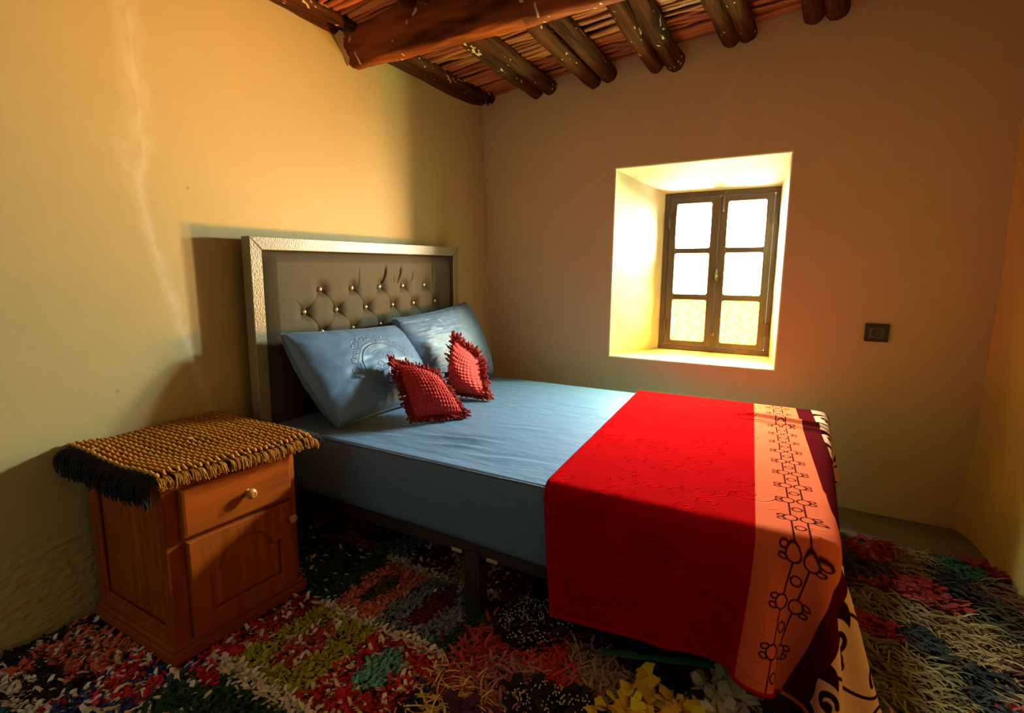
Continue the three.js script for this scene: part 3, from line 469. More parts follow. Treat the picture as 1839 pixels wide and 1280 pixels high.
  const swirl = (x, y, r, turn, s, w, col) => { b.strokeStyle = col; b.lineWidth = w; b.beginPath(); for (let k = 0; k <= 36; k++) { const t = k / 36, a = turn + s * t * 7, q = r * (1 - 0.85 * t); const xx = x + Math.cos(a) * q, yy = y + Math.sin(a) * q * 0.8; k ? b.lineTo(xx, yy) : b.moveTo(xx, yy); } b.stroke(); };
  for (let k = 0; k < 170; k++) { const x = rr(0, X(u1 - 0.01)), y = rr(0, ph), r = rr(14, 46), tr = rr(0, 6.28), s = rnd() < 0.5 ? 1 : -1; swirl(x, y, r, tr, s, 5, '#b0b0b0'); swirl(x + 2, y + 2, r, tr, s, 2.4, '#404040'); }
  for (let k = 0; k < 60; k++) { const x = rr(X(u1 + 0.02), X(u2 - 0.02)), y = rr(0, ph); b.strokeStyle = '#a0a0a0'; b.lineWidth = 3; b.beginPath(); b.moveTo(x, y); b.quadraticCurveTo(x + rr(-14, 14), y + rr(-8, 8), x + rr(-24, 24), y + rr(-10, 10)); b.stroke(); }
  const bump = new THREE.CanvasTexture(cb);
  const mat = new THREE.MeshPhysicalMaterial({ map, bumpMap: bump, bumpScale: 0.008, roughness: 0.8, specularIntensity: 0.0 });
  const bl = thing('blanket', 'red velvet blanket with a salmon band and dark scrolled cream end over the bed foot', 'blanket');
  mesh('blanket_cloth', join([up, low]), mat, bl);
  // rolled hem, coloured with the band it edges
  const hemPts = []; const M = 60; for (let k = 0; k < M; k++) hemPts.push(sample(0, k / M)); for (let k = 0; k < M; k++) hemPts.push(sample(k / M, 1)); for (let k = 0; k < M; k++) hemPts.push(sample(1, 1 - k / M)); for (let k = 0; k < M; k++) hemPts.push(sample(1 - k / M, 0));
  const curve = new THREE.CatmullRomCurve3(hemPts.map((p) => V(...p)), true), hg = new THREE.TubeGeometry(curve, 480, 0.0055, 7, true);
  { const uv = hg.attributes.uv; for (let i = 0; i < uv.count; i++) { const t = Math.floor(i / 8) / 480 * 4; const s = Math.floor(t) % 4, f = t - Math.floor(t); const q = [[0, f], [f, 1], [1, 1 - f], [1 - f, 0]][s]; uv.setXY(i, clamp(q[0], 0.004, 0.996), clamp(q[1], 0.004, 0.996)); } }
  mesh('hem', hg, mat, bl);
}
// ---------------------------------------------------------------- pillows and cushions
const wreathBump = (() => { const [c, g] = canvas(512, 384); g.fillStyle = '#808080'; g.fillRect(0, 0, 512, 384); seed(9); g.lineCap = 'round';
  for (const [r, w, col] of [[98, 5, '#b8b8b8'], [104, 2.5, '#484848'], [112, 4, '#b0b0b0']]) { g.strokeStyle = col; g.lineWidth = w; g.beginPath(); g.ellipse(285, 205, r * 1.05, r, 0, 0, 6.2832); g.stroke(); }
  for (let k = 0; k < 46; k++) { const a = k / 46 * 6.283, R = 128 + rr(-6, 16), x = 285 + Math.cos(a) * R * 1.05, y = 205 + Math.sin(a) * R; g.strokeStyle = k % 2 ? '#c0c0c0' : '#505050'; g.lineWidth = 4; g.beginPath(); g.arc(x, y, rr(5, 14), rr(0, 6), rr(3, 9)); g.stroke(); }
  for (let k = 0; k < 26; k++) { const x = 285 + rr(-60, 60), y = 205 + rr(-55, 55); g.strokeStyle = k % 2 ? '#b0b0b0' : '#585858'; g.lineWidth = 3; g.beginPath(); g.arc(x, y, rr(5, 20), rr(0, 6), rr(2, 6)); g.stroke(); }
  return new THREE.CanvasTexture(c); })();
const mPillow = blueVelvet({ bumpMap: wreathBump, bumpScale: 0.010 });
// a stuffed cushion on four corners: A bottom-left, B bottom-right, Cc top-right, D top-left, seen from its front
function stuffed(A, B, Cc, D, T, opt = {}) {
  const N = opt.n || 70, bil = (s, t) => [0, 1, 2].map((i) => lerp(lerp(A[i], B[i], s), lerp(D[i], Cc[i], s), t));
  const nrm = V(...B).sub(V(...A)).cross(V(...D).sub(V(...A))).normalize();
  const side = (sg, k) => grid(N, N, (u, v) => {
    const a = u * 2 - 1, b = v * 2 - 1, pin = opt.pinch ?? 0.06;
    const s = 0.5 + 0.5 * a * (1 - (opt.pinchS ?? pin) * (1 - b * b)), t = 0.5 + 0.5 * b * (1 - pin * (1 - a * a)); const p = bil(s, t);
    const e = Math.pow(Math.max(0, (1 - a * a) * (1 - b * b)), opt.pow ?? 0.42); let h = T * e * k;
    h += e * (opt.lump ?? 0.006) * fbm(a * 2.2 + 7 * sg + (opt.seed || 0), b * 2.2, 5, 3) * 2;
    const ed = 1 - Math.max(Math.abs(a), Math.abs(b)); if (!opt.knit) h += 0.007 * sstep(0, 0.05, ed) * sstep(0.4, 0.08, ed) * noise(Math.atan2(b, a) * 7 + (opt.seed || 0), sg, 3);
    if (opt.knit && sg > 0) { const f = opt.knit; h += 0.011 * sstep(0, 0.06, ed) * (Math.pow(Math.abs(Math.sin(u * Math.PI * f)), 0.6) * Math.pow(Math.abs(Math.sin(v * Math.PI * f + 0.0)), 0.6) - 0.5); }
    return [p[0] + nrm.x * h * sg, p[1] + nrm.y * h * sg, p[2] + nrm.z * h * sg];
  }, (u, v) => [u, v]);
  const f = side(1, opt.front ?? 1), bk = flip(side(-1, opt.back ?? 0.7));
  return { geo: join([f, bk]), edge: (q) => { const s = Math.floor(q * 4) % 4, t = q * 4 - Math.floor(q * 4); const L = [[t, 0], [1, t], [1 - t, 1], [0, 1 - t]][s]; const a = L[0] * 2 - 1, b = L[1] * 2 - 1, pin = opt.pinch ?? 0.06; return V(...bil(0.5 + 0.5 * a * (1 - (opt.pinchS ?? pin) * (1 - b * b)), 0.5 + 0.5 * b * (1 - pin * (1 - a * a)))); }, nrm };
}
const toHead = (p) => [2.148 + (p[0] - 2.148) * 0.98, 1.2 + (p[1] - 1.2) * 0.98, 3.18 + (p[2] - 3.18) * 0.98];
function pillow(label, A, B, Cc, D, sd, m) {
  Cc = toHead(Cc); D = toHead(D);
  const t = thing('pillow', label, 'pillow', [0, 0, 0], 'velvet pillows against the headboard'), s = stuffed(A, B, Cc, D, 0.085, { seed: sd, n: 90, front: 1.2, back: 1.3, pinch: 0.06, pinchS: -0.05, pow: 0.36 });
  mesh('pillow_case', s.geo, m, t);
  const pts = []; for (let k = 0; k < 120; k++) pts.push(s.edge(k / 120)); mesh('seam', tube(pts, 0.0035, 240, 6, true), mBlue, t);
}
pillow('blue velvet pillow nearest the nightstand, embossed with a wreath', [0.437, 0.558, 1.672], [0.445, 0.565, 1.02], [0.185, 0.935, 1.03], [0.165, 0.948, 1.722], 3, mPillow);
pillow('blue velvet pillow in the corner beside the window wall', [0.36, 0.560, 0.97], [0.350, 0.565, 0.285], [0.165, 1.035, 0.335], [0.185, 0.972, 1.05], 11, mBlue);
const yarnBump = tex(128, 128, (u, v) => 0.5 + 0.5 * Math.sin((u + v) * 6.283 * 16), { float: true });
const redYarn = [new THREE.MeshPhysicalMaterial({ color: C(0.48, 0.018, 0.022), roughness: 0.8, sheen: 0.4, sheenColor: C(0.8, 0.2, 0.15), bumpMap: yarnBump, bumpScale: 0.0015 }), new THREE.MeshPhysicalMaterial({ color: C(0.74, 0.05, 0.04), roughness: 0.8, sheen: 0.4, sheenColor: C(0.9, 0.3, 0.2), bumpMap: yarnBump, bumpScale: 0.0015 })];
function cushion(label, A, B, Cc, D, m, T, loops, sd) {
  const t = thing('cushion', label, 'cushion', [0, 0, 0], 'small crocheted cushions'), s = stuffed(A, B, Cc, D, T, { n: 150, knit: loops, pinch: 0.03, pow: 0.55, front: 1.0, back: 0.5, seed: sd });
  mesh('cushion_cover', s.geo, m, t);
  // looped yarn fringe round the edge
  seed(40 + sd); const list = []; const ctr = V(...A).add(V(...B)).add(V(...Cc)).add(V(...D)).multiplyScalar(0.25);
  for (let k = 0; k < 520; k++) { const p = s.edge((k + rr(-0.4, 0.4)) / 520), o = p.clone().sub(ctr).normalize(), q = p.clone().addScaledVector(o, rr(0.014, 0.044)).addScaledVector(s.nrm, rr(-0.022, 0.028)).add(V(rr(-1, 1), rr(-1, 1), rr(-1, 1)).multiplyScalar(0.013)); q.y = Math.max(q.y, 0.562); const r = q.clone().lerp(p, 0.4).add(V(rr(-1, 1), rr(-0.3, 1), rr(-1, 1)).multiplyScalar(0.007)); list.push(tube([p, q, r], rr(0.0026, 0.0042), 5, 5)); }
  const f = mesh('fringe', join(list), m, t); f.userData.kind = 'stuff';
}
cushion('dark red crocheted cushion with fringe leaning on the nearer pillow', [0.65, 0.572, 1.426], [0.784, 0.572, 1.243], [0.56, 0.723, 1.16], [0.50, 0.805, 1.386], redYarn[0], 0.105, 14, 1);
cushion('bright red crocheted cushion with fringe leaning on the farther pillow', [0.448, 0.572, 0.89], [0.70, 0.572, 0.894], [0.565, 0.76, 0.79], [0.465, 0.871, 0.86], redYarn[1], 0.115, 14, 2);

// ---------------------------------------------------------------- nightstand
const pineMap = grainTex([0.44, 0.092, 0.008], [0.19, 0.030, 0.003], 61, { along: 0.05 });
const mPine = new THREE.MeshPhysicalMaterial({ map: pineMap, bumpMap: grainBump, bumpScale: 0.0008, roughness: 0.45, specularIntensity: 0.2, clearcoat: 0.05, clearcoatRoughness: 0.3 });
const mKnob = new THREE.MeshPhysicalMaterial({ color: C(0.60, 0.26, 0.07), roughness: 0.28, clearcoat: 0.5 });
{
  const t = thing('nightstand', 'reddish pine nightstand with one drawer and an arched door', 'nightstand', [0.06, 0.012, 1.97]);
  const W = 0.455, D = 0.474, H = 0.592; // W along z, D along x
  mesh('top_board', box(-0.01, D + 0.016, H - 0.026, H, -0.016, W + 0.016, 0.006, 'z'), mPine, t);
  // frame of posts and rails
  for (const [x0, x1, z0, z1] of [[D - 0.045, D, 0, 0.045], [D - 0.045, D, W - 0.066, W], [0, 0.045, 0, 0.035], [0, 0.045, W - 0.038, W]]) mesh('corner_post', box(x0, x1, 0.05, H - 0.026, z0, z1, 0.003, 'y', x0), mPine, t);
  mesh('front_rail', box(D - 0.03, D - 0.001, H - 0.05, H - 0.025, 0.03, W - 0.03, 0.002, 'z'), mPine, t);
  mesh('front_rail', box(D - 0.03, D - 0.001, 0.37, 0.40, 0.03, W - 0.03, 0.002, 'z'), mPine, t);
  // side panels, recessed in a bevelled opening
  for (const z of [0.014, W - 0.028]) {
    const near = z > 0.2, out = near ? 1 : -1, zf = near ? W : 0;
    const sh = new THREE.Shape([[0.045, 0.115], [D - 0.045, 0.115], [D - 0.045, H - 0.06], [0.045, H - 0.06]].map((p) => new THREE.Vector2(...p)));
    mesh('side_panel', box(0.03, D - 0.03, 0.06, H - 0.03, z, z + 0.012, 0.001, 'y', z), mPine, t);
    mesh('side_rail', box(0.04, D - 0.04, 0.05, 0.092, Math.min(zf, zf - out * 0.02), Math.max(zf, zf - out * 0.02) - (near ? 0.002 : 0), 0.003, 'x'), mPine, t);
    mesh('side_rail', box(0.04, D - 0.04, H - 0.075, H - 0.026, Math.min(zf, zf - out * 0.02), Math.max(zf, zf - out * 0.02) - (near ? 0.002 : 0), 0.003, 'x'), mPine, t);
    const bead = (p, q) => tube([[p[0], p[1], zf - out * 0.010], [(p[0] + q[0]) / 2, (p[1] + q[1]) / 2, zf - out * 0.008], [q[0], q[1], zf - out * 0.008]], 0.007, 4, 8);
    mesh('panel_moulding', join([bead([0.048, 0.097], [D - 0.048, 0.097]), bead([0.048, 0.097], [0.048, H - 0.08]), bead([D - 0.048, 0.097], [D - 0.048, H - 0.08])]), mPine, t);
  }
  mesh('back_panel', box(0.0, 0.012, 0.05, H - 0.03, 0.02, W - 0.02, 0.001), mPine, t);
  mesh('plinth', join([box(-0.004, D + 0.018, 0.0, 0.040, -0.018, W + 0.018, 0.006, 'z'), box(-0.002, D + 0.010, 0.034, 0.056, -0.010, W + 0.010, 0.009, 'z')]), mPine, t);
  // drawer with a bevelled front, a little pulled out
  const slabFront = (z0, z1, y0, y1, x0, x1, b, name) => { const sh = new THREE.Shape(); sh.moveTo(z0 + b, y0 + b); sh.lineTo(z1 - b, y0 + b); sh.lineTo(z1 - b, y1 - b); sh.lineTo(z0 + b, y1 - b); sh.closePath(); const g = new THREE.ExtrudeGeometry(sh, { depth: x1 - x0 - 0.006, bevelEnabled: true, bevelThickness: 0.006, bevelSize: b, bevelOffset: 0, bevelSegments: 2 }); g.rotateY(-Math.PI / 2).scale(-1, 1, 1); const q = g.index ? g.toNonIndexed() : g; const a = q.attributes.position.array; for (let i = 0; i < a.length; i += 9) for (let k = 0; k < 3; k++) { const s = a[i + 3 + k]; a[i + 3 + k] = a[i + 6 + k]; a[i + 6 + k] = s; } q.translate(x0, 0, 0); q.computeVertexNormals(); return uvBox(q, 'z'); };
  const drawer = mesh('drawer', join([slabFront(0.032, 0.412, 0.396, 0.549, D + 0.002, D + 0.026, 0.010), box(0.08, D + 0.004, 0.41, 0.53, 0.05, W - 0.05, 0.002, 'x')]), mPine, t);
  const knobG = () => { const g = lathe([[0.0, 0.034], [0.009, 0.033], [0.016, 0.029], [0.0185, 0.023], [0.016, 0.017], [0.009, 0.011], [0.008, 0.004], [0.012, 0.0], [0.012, -0.002]], 28); g.rotateZ(-Math.PI / 2); return g; };
  const k1 = mesh('knob', join([knobG(), new THREE.TorusGeometry(0.008, 0.0012, 6, 24).rotateY(Math.PI / 2).translate(0.0335, 0, 0)]), mKnob, drawer); k1.position.set(D + 0.026, 0.470, 0.203); k1.userData.label = 'pale turned wooden knob';
  // door: stiles and rails round a raised panel with an arched head
  const dz0 = 0.028, dz1 = 0.402, dy0 = 0.062, dy1 = 0.375, fx = D + 0.020;
  const arch = (o) => { const s = new THREE.Shape(), z0 = dz0 + 0.058 + o, z1 = dz1 - 0.058 - o, y0 = dy0 + 0.055 + o, ys = 0.252 - o, m = (z0 + z1) / 2; s.moveTo(z0, y0); s.lineTo(z1, y0); s.lineTo(z1, ys); s.lineTo(z1 - 0.028, ys); s.bezierCurveTo(z1 - 0.045, ys + 0.05, m + 0.06, ys + 0.072, m, ys + 0.072); s.bezierCurveTo(m - 0.06, ys + 0.072, z0 + 0.045, ys + 0.05, z0 + 0.028, ys); s.lineTo(z0, ys); s.closePath(); return s; };
  const toX = (g, x0) => { g.rotateY(-Math.PI / 2).scale(-1, 1, 1); const q = g.index ? g.toNonIndexed() : g; const a = q.attributes.position.array; for (let i = 0; i < a.length; i += 9) for (let k = 0; k < 3; k++) { const s = a[i + 3 + k]; a[i + 3 + k] = a[i + 6 + k]; a[i + 6 + k] = s; } q.translate(x0, 0, 0); q.computeVertexNormals(); return uvBox(q, 'y'); };
  const fr = new THREE.Shape([[dz0 + 0.004, dy0], [dz1 - 0.004, dy0], [dz1 - 0.004, dy1], [dz0 + 0.004, dy1]].map((p) => new THREE.Vector2(...p))); fr.holes.push(new THREE.Path(arch(0).getPoints(20)));
  const door = mesh('door', join([toX(new THREE.ExtrudeGeometry(fr, { depth: 0.014, bevelEnabled: true, bevelThickness: 0.004, bevelSize: 0.004, bevelSegments: 2 }), D + 0.004), box(D, D + 0.010, dy0 + 0.01, dy1 - 0.01, dz0 + 0.01, dz1 - 0.01, 0.001)]), mPine, t);
  mesh('raised_panel', toX(new THREE.ExtrudeGeometry(arch(0.022), { depth: 0.002, bevelEnabled: true, bevelThickness: 0.010, bevelSize: 0.016, bevelSegments: 3 }), D + 0.006), mPine, door);
  const k2 = mesh('knob', knobG(), mKnob, door); k2.scale.setScalar(0.9); k2.position.set(fx, 0.315, 0.045); k2.userData.label = 'pale turned wooden knob';
}
// woven mat on the nightstand
{
  const t = thing('woven_mat', 'orange and black knotted mat with tassels on the nightstand', 'mat', [0, 0, 0]);
  const z0 = 1.905, z1 = 2.452, x0 = 0.012, x1 = 0.575, my = (x, z) => 0.621 + 0.012 * noise(x * 4, z * 4, 3) + 0.012 * sstep(2.1, 1.92, z) * sstep(0.5, 0.1, x) - 0.03 * sstep(0.545, 0.62, x) + 0.006 * sstep(2.3, 2.45, z) - 0.02 * sstep(2.44, 2.475, z) - 0.02 * sstep(1.945, 1.90, z);
  const mBlack = new THREE.MeshStandardMaterial({ color: C(0.012, 0.012, 0.016), roughness: 0.95 }), mOr = [C(0.86, 0.36, 0.04), C(0.78, 0.28, 0.035), C(0.88, 0.40, 0.06)].map((c) => new THREE.MeshPhysicalMaterial({ color: c, roughness: 0.9, sheen: 0.1, sheenColor: C(1, 0.6, 0.2), specularIntensity: 0.2, bumpMap: yarnBump, bumpScale: 0.0015 }));
  const sheet = join([grid(40, 40, (u, v) => { const x = lerp(x0, x1, u), z = lerp(z0, z1, v); return [x, my(x, z), z]; }), flip(grid(40, 40, (u, v) => { const x = lerp(x0, x1, u), z = lerp(z0, z1, v); return [x, my(x, z) - 0.008, z]; }))]);
  mesh('backing_cloth', sheet, mBlack, t);
  seed(311); const rows = 27;
  for (let r = 0; r < rows; r++) {
    const z = lerp(z0 + 0.012, z1 - 0.008, r / (rows - 1)), ph = rr(0, 6), nk = 30 + (r % 3);
    const g = grid(8, nk * 5, (a, v) => { const x = lerp(x0 + 0.004, x1, v), A = a * Math.PI * 2, w = Math.abs(Math.sin(v * nk * Math.PI + ph)), rad = 0.0018 + 0.0042 * Math.pow(w, 0.7); const tw = 0.0022 * Math.sin(v * nk * Math.PI + ph); return [x + 0.002 * Math.sin(A) * (w - 0.5), my(x, z) + 0.005 + Math.sin(A) * rad, z + 0.003 * noise(x * 14, r, 2) + tw + Math.cos(A) * rad * 1.05]; }, (u, v) => [u, v * 20], true);
    mesh('yarn_row', g, mOr[r % 3], t);
  }
  // orange tassels along the front edge
  for (let k = 0; k < 24; k++) {
    const z = lerp(z1 - 0.004, z0 + 0.008, k / 23) + rr(-0.004, 0.004), y = my(x1, z) + 0.004, list = [];
    for (let s = 0; s < 13; s++) { const a = rr(-1, 1), L = rr(0.022, 0.036); list.push(tube([[x1 - 0.004, y, z + a * 0.003], [x1 + 0.012 + rr(0, 0.006), y - 0.002, z + a * 0.008], [x1 + 0.018 + rr(0, 0.008), y - L * 0.7, z + a * 0.010 + rr(-0.003, 0.003)], [x1 + 0.017 + rr(-0.002, 0.010), y - L, z + a * 0.010 + rr(-0.005, 0.005)]], 0.0021, 6, 4)); }
    mesh('tassel', join(list), mOr[(k * 7) % 3], t);
  }
  // black fringe at both ends
  const fr = []; for (let k = 0; k < 620; k++) { const end = k < 430, x = rr(x0 + 0.01, x1 - 0.005), z = end ? z1 : z0, o = end ? 1 : -1, y = my(x, z) - 0.002, L = end ? rr(0.055, 0.085) * (x < 0.15 ? 1.1 : 1) : rr(0.03, 0.055), lift = end ? rr(0.012, 0.034) : rr(0.025, 0.05), sx = x < 0.1 && end ? rr(-0.03, 0.01) : rr(-0.008, 0.008); fr.push(tube([[x, y, z - o * 0.006], [x + sx * 0.4, y - (end ? 0.006 : -0.002), z + o * lift * 0.7], [x + sx * 0.8, y - L * 0.45, z + o * (lift + 0.006)], [x + sx, y - L, z + o * (lift + rr(-0.006, 0.008))]], 0.0015, 6, 4)); }
  const f = mesh('black_fringe', join(fr), mBlack, t); f.userData.kind = 'stuff'; f.userData.label = 'black yarn fringe at the ends';
  mesh('loose_thread', join([tube([[0.06, 0.60, 2.482], [0.045, 0.56, 2.487], [0.05, 0.515, 2.485], [0.075, 0.485, 2.478]], 0.0018, 16, 5)]), mOr[2], t);
  const mSeq = new THREE.MeshPhysicalMaterial({ color: C(0.85, 0.82, 0.7), metalness: 0.9, roughness: 0.15 }), sg = new THREE.CylinderGeometry(0.007, 0.007, 0.0015, 16);
  for (const [x, z] of [[0.17, 2.435], [0.53, 2.452], [0.565, 2.447], [0.11, 1.99], [0.30, 2.2], [0.42, 2.05]]) { const m = mesh('sequin', sg, mSeq, t); m.position.set(x, my(x, z) + 0.012, z); m.rotation.set(rr(-0.6, 0.6), 0, rr(-0.6, 0.6)); }
}

// ---------------------------------------------------------------- rag rugs
const COL = { black: [0.008, 0.008, 0.010], salmon: [0.42, 0.085, 0.045], white: [0.52, 0.48, 0.40], red: [0.40, 0.012, 0.012], blue: [0.012, 0.025, 0.16], darkgreen: [0.010, 0.045, 0.022], green: [0.015, 0.12, 0.045], lime: [0.26, 0.28, 0.02], brick: [0.34, 0.045, 0.022], teal: [0.10, 0.33, 0.32], navy: [0.010, 0.012, 0.045], pink: [0.45, 0.13, 0.11], olive: [0.30, 0.22, 0.05], darkolive: [0.075, 0.060, 0.016], steel: [0.10, 0.16, 0.24], maroon: [0.085, 0.006, 0.008], cream: [0.46, 0.40, 0.30], tan: [0.40, 0.24, 0.075], straw: [0.55, 0.40, 0.13], spikered: [0.30, 0.035, 0.035], orange: [0.46, 0.035, 0.012], mauve: [0.30, 0.13, 0.17], purple: [0.045, 0.010, 0.060], greymauve: [0.24, 0.18, 0.17], yellow: [0.62, 0.40, 0.025], darkpurple: [0.030, 0.012, 0.040], darkred: [0.13, 0.008, 0.010], brown: [0.24, 0.10, 0.04], dots: [0.006, 0.006, 0.008], petrol: [0.01, 0.10, 0.16] };
const clumps = [['straw',1.34,2.13,0.10],['straw',1.34,2.20,0.07],['spikered',1.33,1.88,0.09],['spikered',1.32,2.09,0.06],['dots',1.41,1.78,0.08],['dots',1.40,1.67,0.06],['dots',1.46,1.72,0.05],['dots',1.57,2.02,0.09],['dots',1.64,2.01,0.07],['orange',1.52,1.84,0.08],['orange',1.57,1.89,0.06],['mauve',1.44,1.97,0.08],['mauve',1.50,1.93,0.07],['mauve',1.48,2.08,0.06],['purple',1.41,2.15,0.05],['greymauve',1.68,1.79,0.09],['greymauve',1.75,1.84,0.08],['greymauve',1.68,1.89,0.06],['yellow',1.81,1.84,0.09],['yellow',1.89,1.85,0.09],['yellow',1.79,1.93,0.07],['white',2.00,1.74,0.08],['white',2.05,1.65,0.09],['white',2.05,1.77,0.08],['darkpurple',1.71,1.68,0.10],['darkpurple',1.82,1.71,0.10],['darkred',1.93,1.67,0.08],['darkred',2.14,1.71,0.08],['black',1.91,1.75,0.06],['navy',1.25,2.17,0.08],
  ['red',2.46,0.52,0.09],['olive',2.59,0.60,0.11],['red',2.53,0.78,0.11],['red',2.64,0.84,0.10],['green',2.77,0.55,0.09],['black',2.72,0.75,0.10],['red',2.88,0.46,0.10],['brown',2.85,0.68,0.12],['olive',2.46,0.97,0.11],['tan',2.66,1.00,0.13],['tan',2.68,1.11,0.13],['red',2.43,1.15,0.07],['black',2.54,1.14,0.10],['olive',2.54,0.98,0.08],['olive',2.44,1.31,0.12],['olive',2.56,1.30,0.09],['black',2.64,1.28,0.11],['darkolive',2.83,0.90,0.14],['darkred',2.78,1.17,0.08],['tan',2.73,1.32,0.07],['olive',2.45,1.49,0.11],['olive',2.56,1.45,0.10],['black',2.65,1.39,0.09],['darkolive',2.48,0.74,0.09],['black',2.68,0.62,0.08],['tan',2.51,1.46,0.04],['red',2.73,1.39,0.05]];
const nearest = (x, z, lo, hi, dflt) => { let best = null, bd = 1e9; for (let i = lo; i < hi; i++) { const c = clumps[i], d = Math.hypot(x - c[1], z - c[2]) / c[3]; if (d < bd) { bd = d; best = c[0]; } } return bd < 1.45 ? best : dflt; };
const blockColor = (x0, z0) => {
  const x = x0 + 0.018 * noise(x0 * 30, z0 * 30, 2), z = z0 + 0.018 * noise(x0 * 30, z0 * 30, 8), pick = (m) => rnd() < m;
  for (const s of [2.355, 1.99, 1.64]) if (Math.abs(z0 - s - 0.01 * noise(x0 * 9, s, 1)) < (s > 2.3 ? 0.020 : 0.013) && x0 > (s > 2.3 ? 0.6 : 0.66)) return 'white';
  if (z > 2.705) return 'white';
  if (z > 2.355) {
    if (x < 0.40) { const k = fbm(x * 9, z * 9, 4, 2); if (x > 0.10 && Math.abs(z - 2.53 + (x - 0.25) * 0.25) < 0.075) return pick(0.62) ? 'salmon' : pick(0.55) ? 'black' : 'white'; return pick(0.07) ? 'white' : k > 0.25 ? 'salmon' : 'black'; }
    if (x < 0.60) { const k = fbm(x * 8 + 4, z * 8, 1, 2); return pick(0.16) ? 'white' : k > 0.10 ? 'red' : k > -0.12 ? (pick(0.5) ? 'blue' : 'red') : 'blue'; }
    if (x < 0.98) { const k = noise(x * 6, z * 6, 2); return pick(0.05) ? 'white' : z < 2.43 && x < 0.72 ? 'red' : z > 2.56 && k > 0 ? (pick(0.6) ? 'blue' : 'white') : 'darkgreen'; }
    return x < 1.15 ? (pick(0.6) ? 'darkgreen' : 'maroon') : 'navy';
  }
  if (z > 1.99) {
    if (x < 0.675) return z > 2.16 ? (pick(0.92) ? 'red' : 'white') : pick(0.12) ? 'white' : pick(0.5) ? 'red' : 'maroon';
    if (x < 0.965) { const d = Math.hypot((x - 0.815) / 0.055, (z - 2.17) / 0.115); return d < 1 ? (pick(0.9) ? 'brick' : 'white') : d < 1.25 && pick(0.25) ? 'white' : 'lime'; }
    if (x < 1.25) { const d = Math.hypot((x - 1.09) / 0.055, (z - 2.13) / 0.10); return d < 1 ? (pick(0.93) ? 'teal' : 'steel') : pick(0.12) ? 'white' : pick(0.75) ? 'red' : 'maroon'; }
    return pick(0.8) ? 'navy' : 'white';
  }
  if (z > 1.64) {
    if (x < 0.70) return pick(0.03) ? 'white' : 'darkgreen';
    if (x < 0.905) { const d = Math.hypot((x - 0.80) / 0.042, (z - 1.81) / 0.11); return d < 1 ? (pick(0.75) ? 'darkolive' : 'darkgreen') : pick(0.9) ? 'pink' : 'salmon'; }
    if (x < 1.17) { const d = Math.hypot((x - 1.045) / 0.048, (z - 1.80) / 0.13); return d < 1 ? 'maroon' : d < 1.2 && pick(0.3) ? 'cream' : 'steel'; }
    return pick(0.9) ? 'darkgreen' : 'maroon';
  }
  if (z > 1.30) { if (x < 0.55) return noise(x * 9, z * 9, 1) > 0 ? 'brown' : 'darkgreen'; if (x < 0.74) return 'steel'; if (x < 0.94) return pick(0.15) ? 'white' : 'maroon'; if (x < 1.13) return 'lime'; return pick(0.1) ? 'white' : 'maroon'; }
  return ['darkgreen', 'maroon', 'brown', 'darkolive', 'steel'][Math.floor(Math.abs(noise(x * 3.1, z * 3.1, 5)) * 9.99) % 5];
};
// one strip of rag: a bent ribbon standing at the origin, leaning along +x
function ragStrip(w, L, lift, curl, tw) { return grid(2, 4, (u, v) => { const a = lift + curl * v, s = v * L; return [Math.cos(a) * s * (1 - 0.1 * v), Math.max(0, Math.sin(Math.max(0.05, a)) * s), (u - 0.5) * w * (1 - 0.35 * v * v) + tw * v * v + 0.0]; }); }
const ragGeos = { short: ragStrip(0.011, 0.027, 0.95, -0.5, 0.003), shag: ragStrip(0.010, 0.066, 0.7, -0.45, 0.016), wide: ragStrip(0.036, 0.060, 0.95, -0.5, 0.010), thread: ragStrip(0.0062, 0.080, 0.6, -0.4, 0.018) };
const mRag = new THREE.MeshStandardMaterial({ color: 0xffffff, roughness: 0.9, side: THREE.DoubleSide });
function rug(name, label, x0, x1, z0, z1, base, strips, tone = 1) {
  const t = thing(name, label, 'rug', [0, 0, 0]);
  const g = grid(30, 30, (u, v) => { const x = lerp(x0, x1, u), z = lerp(z0, z1, v); return [x + (u === 0 || u === 1 ? 0.008 * noise(z * 8, 2, 3) : 0), 0.012 + 0.002 * noise(x * 6, z * 6, 2), z]; }); flip(g);
  mesh('rug_base', join([g, box(x0 + 0.012, x1 - 0.012, 0.001, 0.010, z0 + 0.012, z1 - 0.012, 0.002)]), new THREE.MeshStandardMaterial({ color: C(...base), roughness: 1 }), t);
  for (const kind of Object.keys(ragGeos)) {
    const L = strips.filter((s) => s.kind === kind); if (!L.length) continue;
    const im = new THREE.InstancedMesh(ragGeos[kind], mRag, L.length), m = new THREE.Matrix4(), c = new THREE.Color(); shade(im);
    L.forEach((s, i) => { m.compose(V(s.x, s.y ?? 0.010, s.z), new THREE.Quaternion().setFromEuler(new THREE.Euler(rr(-0.35, 0.35), s.yaw, rr(-0.3, 0.25), 'YXZ')), V(s.s, s.s * rr(0.7, 1.2), s.s * rr(0.8, 1.25))); im.setMatrixAt(i, m); const k = rr(1.05, 1.85) * tone, q = COL[s.col]; c.setRGB(Math.min(0.82, q[0] * k), Math.min(0.8, q[1] * k * rr(0.9, 1.1)), Math.min(0.75, q[2] * k)); im.setColorAt(i, c); });
    im.name = numbered({ short: 'rag_pile', shag: 'shaggy_pile', wide: 'rag_pile', thread: 'yarn_pile' }[kind]); im.userData.kind = 'stuff'; t.add(im);
  }
  return t;
}
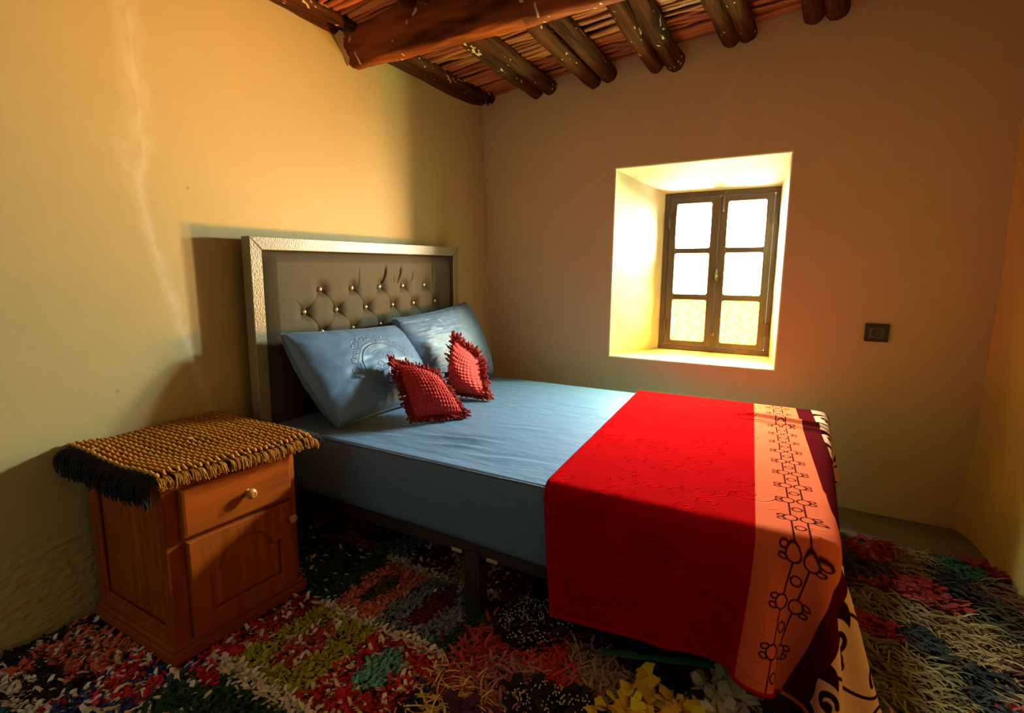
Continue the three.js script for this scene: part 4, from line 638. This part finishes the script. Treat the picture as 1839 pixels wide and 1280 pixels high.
{
  seed(901); const S = [];
  for (let k = 0; k < 30000; k++) { const x = rr(0.045, 1.30), z = rr(1.0, 2.74); if (x < 0.57 && z > 1.94 && z < 2.45) continue; if (z < 1.35 && rnd() < 0.5) continue; const col = blockColor(x, z); S.push({ x, z, kind: 'short', col, yaw: rr(0, 6.28), s: (col === 'white' || col === 'salmon') ? rr(0.9, 1.35) : rr(0.7, 1.15) }); }
  rug('rag_rug', 'patchwork rag rug of lime, pink, red and black blocks under the nightstand', 0.03, 1.31, 0.95, 2.745, [0.02, 0.016, 0.012], S);
}
{
  seed(902); const S = [];
  for (let k = 0; k < 2600; k++) { const x = rr(-0.0, 1.0), z = rr(2.765, 3.1); S.push({ x: Math.max(0.03, x), z, kind: 'short', col: x < 0.07 && z < 2.82 ? 'purple' : rnd() < 0.03 ? 'white' : 'petrol', yaw: rr(0, 6.28), s: rr(0.8, 1.2) }); }
  rug('rag_rug', 'teal rag rug just showing in the near left corner', 0.025, 1.0, 2.755, 3.1, [0.01, 0.04, 0.06], S);
}
let beads = [];
{
  seed(903); const S = []; const shape = { straw: 'thread', spikered: 'shag', dots: 'wide', orange: 'shag', mauve: 'shag', purple: 'wide', greymauve: 'shag', yellow: 'wide', white: 'wide', darkpurple: 'shag', darkred: 'shag', black: 'wide', navy: 'short' };
  for (let k = 0; k < 11000; k++) {
    const x = rr(1.26, 2.6), z = rr(1.60, 2.45), col = nearest(x, z, 0, 30, ['darkred', 'darkpurple', 'mauve', 'black'][Math.floor(Math.abs(noise(x * 5, z * 5, 3)) * 7.9) % 4]), kind = shape[col] || 'shag';
    if (kind === 'wide' && rnd() < 0.62) continue; if (kind === 'thread' && rnd() < 0.2) continue;
    S.push({ x, z, kind, col, yaw: rr(0, 6.28), s: kind === 'wide' ? rr(0.75, 1.25) : kind === 'short' ? rr(1, 1.4) : rr(0.6, 1.05), y: 0.010 + (kind === 'straw' ? 0.01 : rr(0, 0.012)) });
    if (col === 'dots' && rnd() < 0.8) for (let q = 0; q < 3; q++) beads.push([x + rr(-0.02, 0.02), rr(0.035, 0.056), z + rr(-0.02, 0.02)]);
  }
  const t = rug('shaggy_rug', 'shaggy rug of long mixed rags, yellow and cream clumps, before the bed', 1.265, 2.6, 1.585, 2.45, [0.02, 0.012, 0.014], S);
  const bg = new THREE.SphereGeometry(0.0026, 6, 5), im = shade(new THREE.InstancedMesh(bg, new THREE.MeshStandardMaterial({ color: C(0.7, 0.68, 0.6), roughness: 0.4 }), beads.length)); beads.forEach((b, i) => im.setMatrixAt(i, new THREE.Matrix4().setPosition(...b))); im.name = numbered('white_beads'); im.userData.kind = 'stuff'; t.add(im);
  const b = mesh('green_binding', grid(40, 2, (u, v) => { const x = lerp(1.66, 2.12, u), z = lerp(1.735, 1.565, u) + v * 0.03 + 0.006 * noise(u * 9, 2, 2); return [x, 0.045 + 0.012 * Math.sin(v * Math.PI) + 0.006 * noise(u * 12, v, 4), z]; }), new THREE.MeshStandardMaterial({ color: C(0.012, 0.13, 0.07), roughness: 0.8 }), t); b.userData.label = 'green cloth binding strip';
}
{
  seed(904); const S = [];
  for (let k = 0; k < 12000; k++) {
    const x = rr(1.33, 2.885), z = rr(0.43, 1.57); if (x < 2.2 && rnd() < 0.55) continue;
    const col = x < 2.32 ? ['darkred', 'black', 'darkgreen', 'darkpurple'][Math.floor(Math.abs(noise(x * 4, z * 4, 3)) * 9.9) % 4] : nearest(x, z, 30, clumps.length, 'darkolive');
    const kind = col === 'red' ? 'short' : (col === 'olive' || col === 'tan' || col === 'brown') ? (rnd() < 0.6 ? 'thread' : 'shag') : 'shag';
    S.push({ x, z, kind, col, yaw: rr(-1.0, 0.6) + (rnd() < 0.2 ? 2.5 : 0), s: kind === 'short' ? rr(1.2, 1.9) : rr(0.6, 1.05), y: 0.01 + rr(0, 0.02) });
  }
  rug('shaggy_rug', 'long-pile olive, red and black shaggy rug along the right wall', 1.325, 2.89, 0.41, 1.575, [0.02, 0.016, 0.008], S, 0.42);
}
renderer.render(scene, camera);
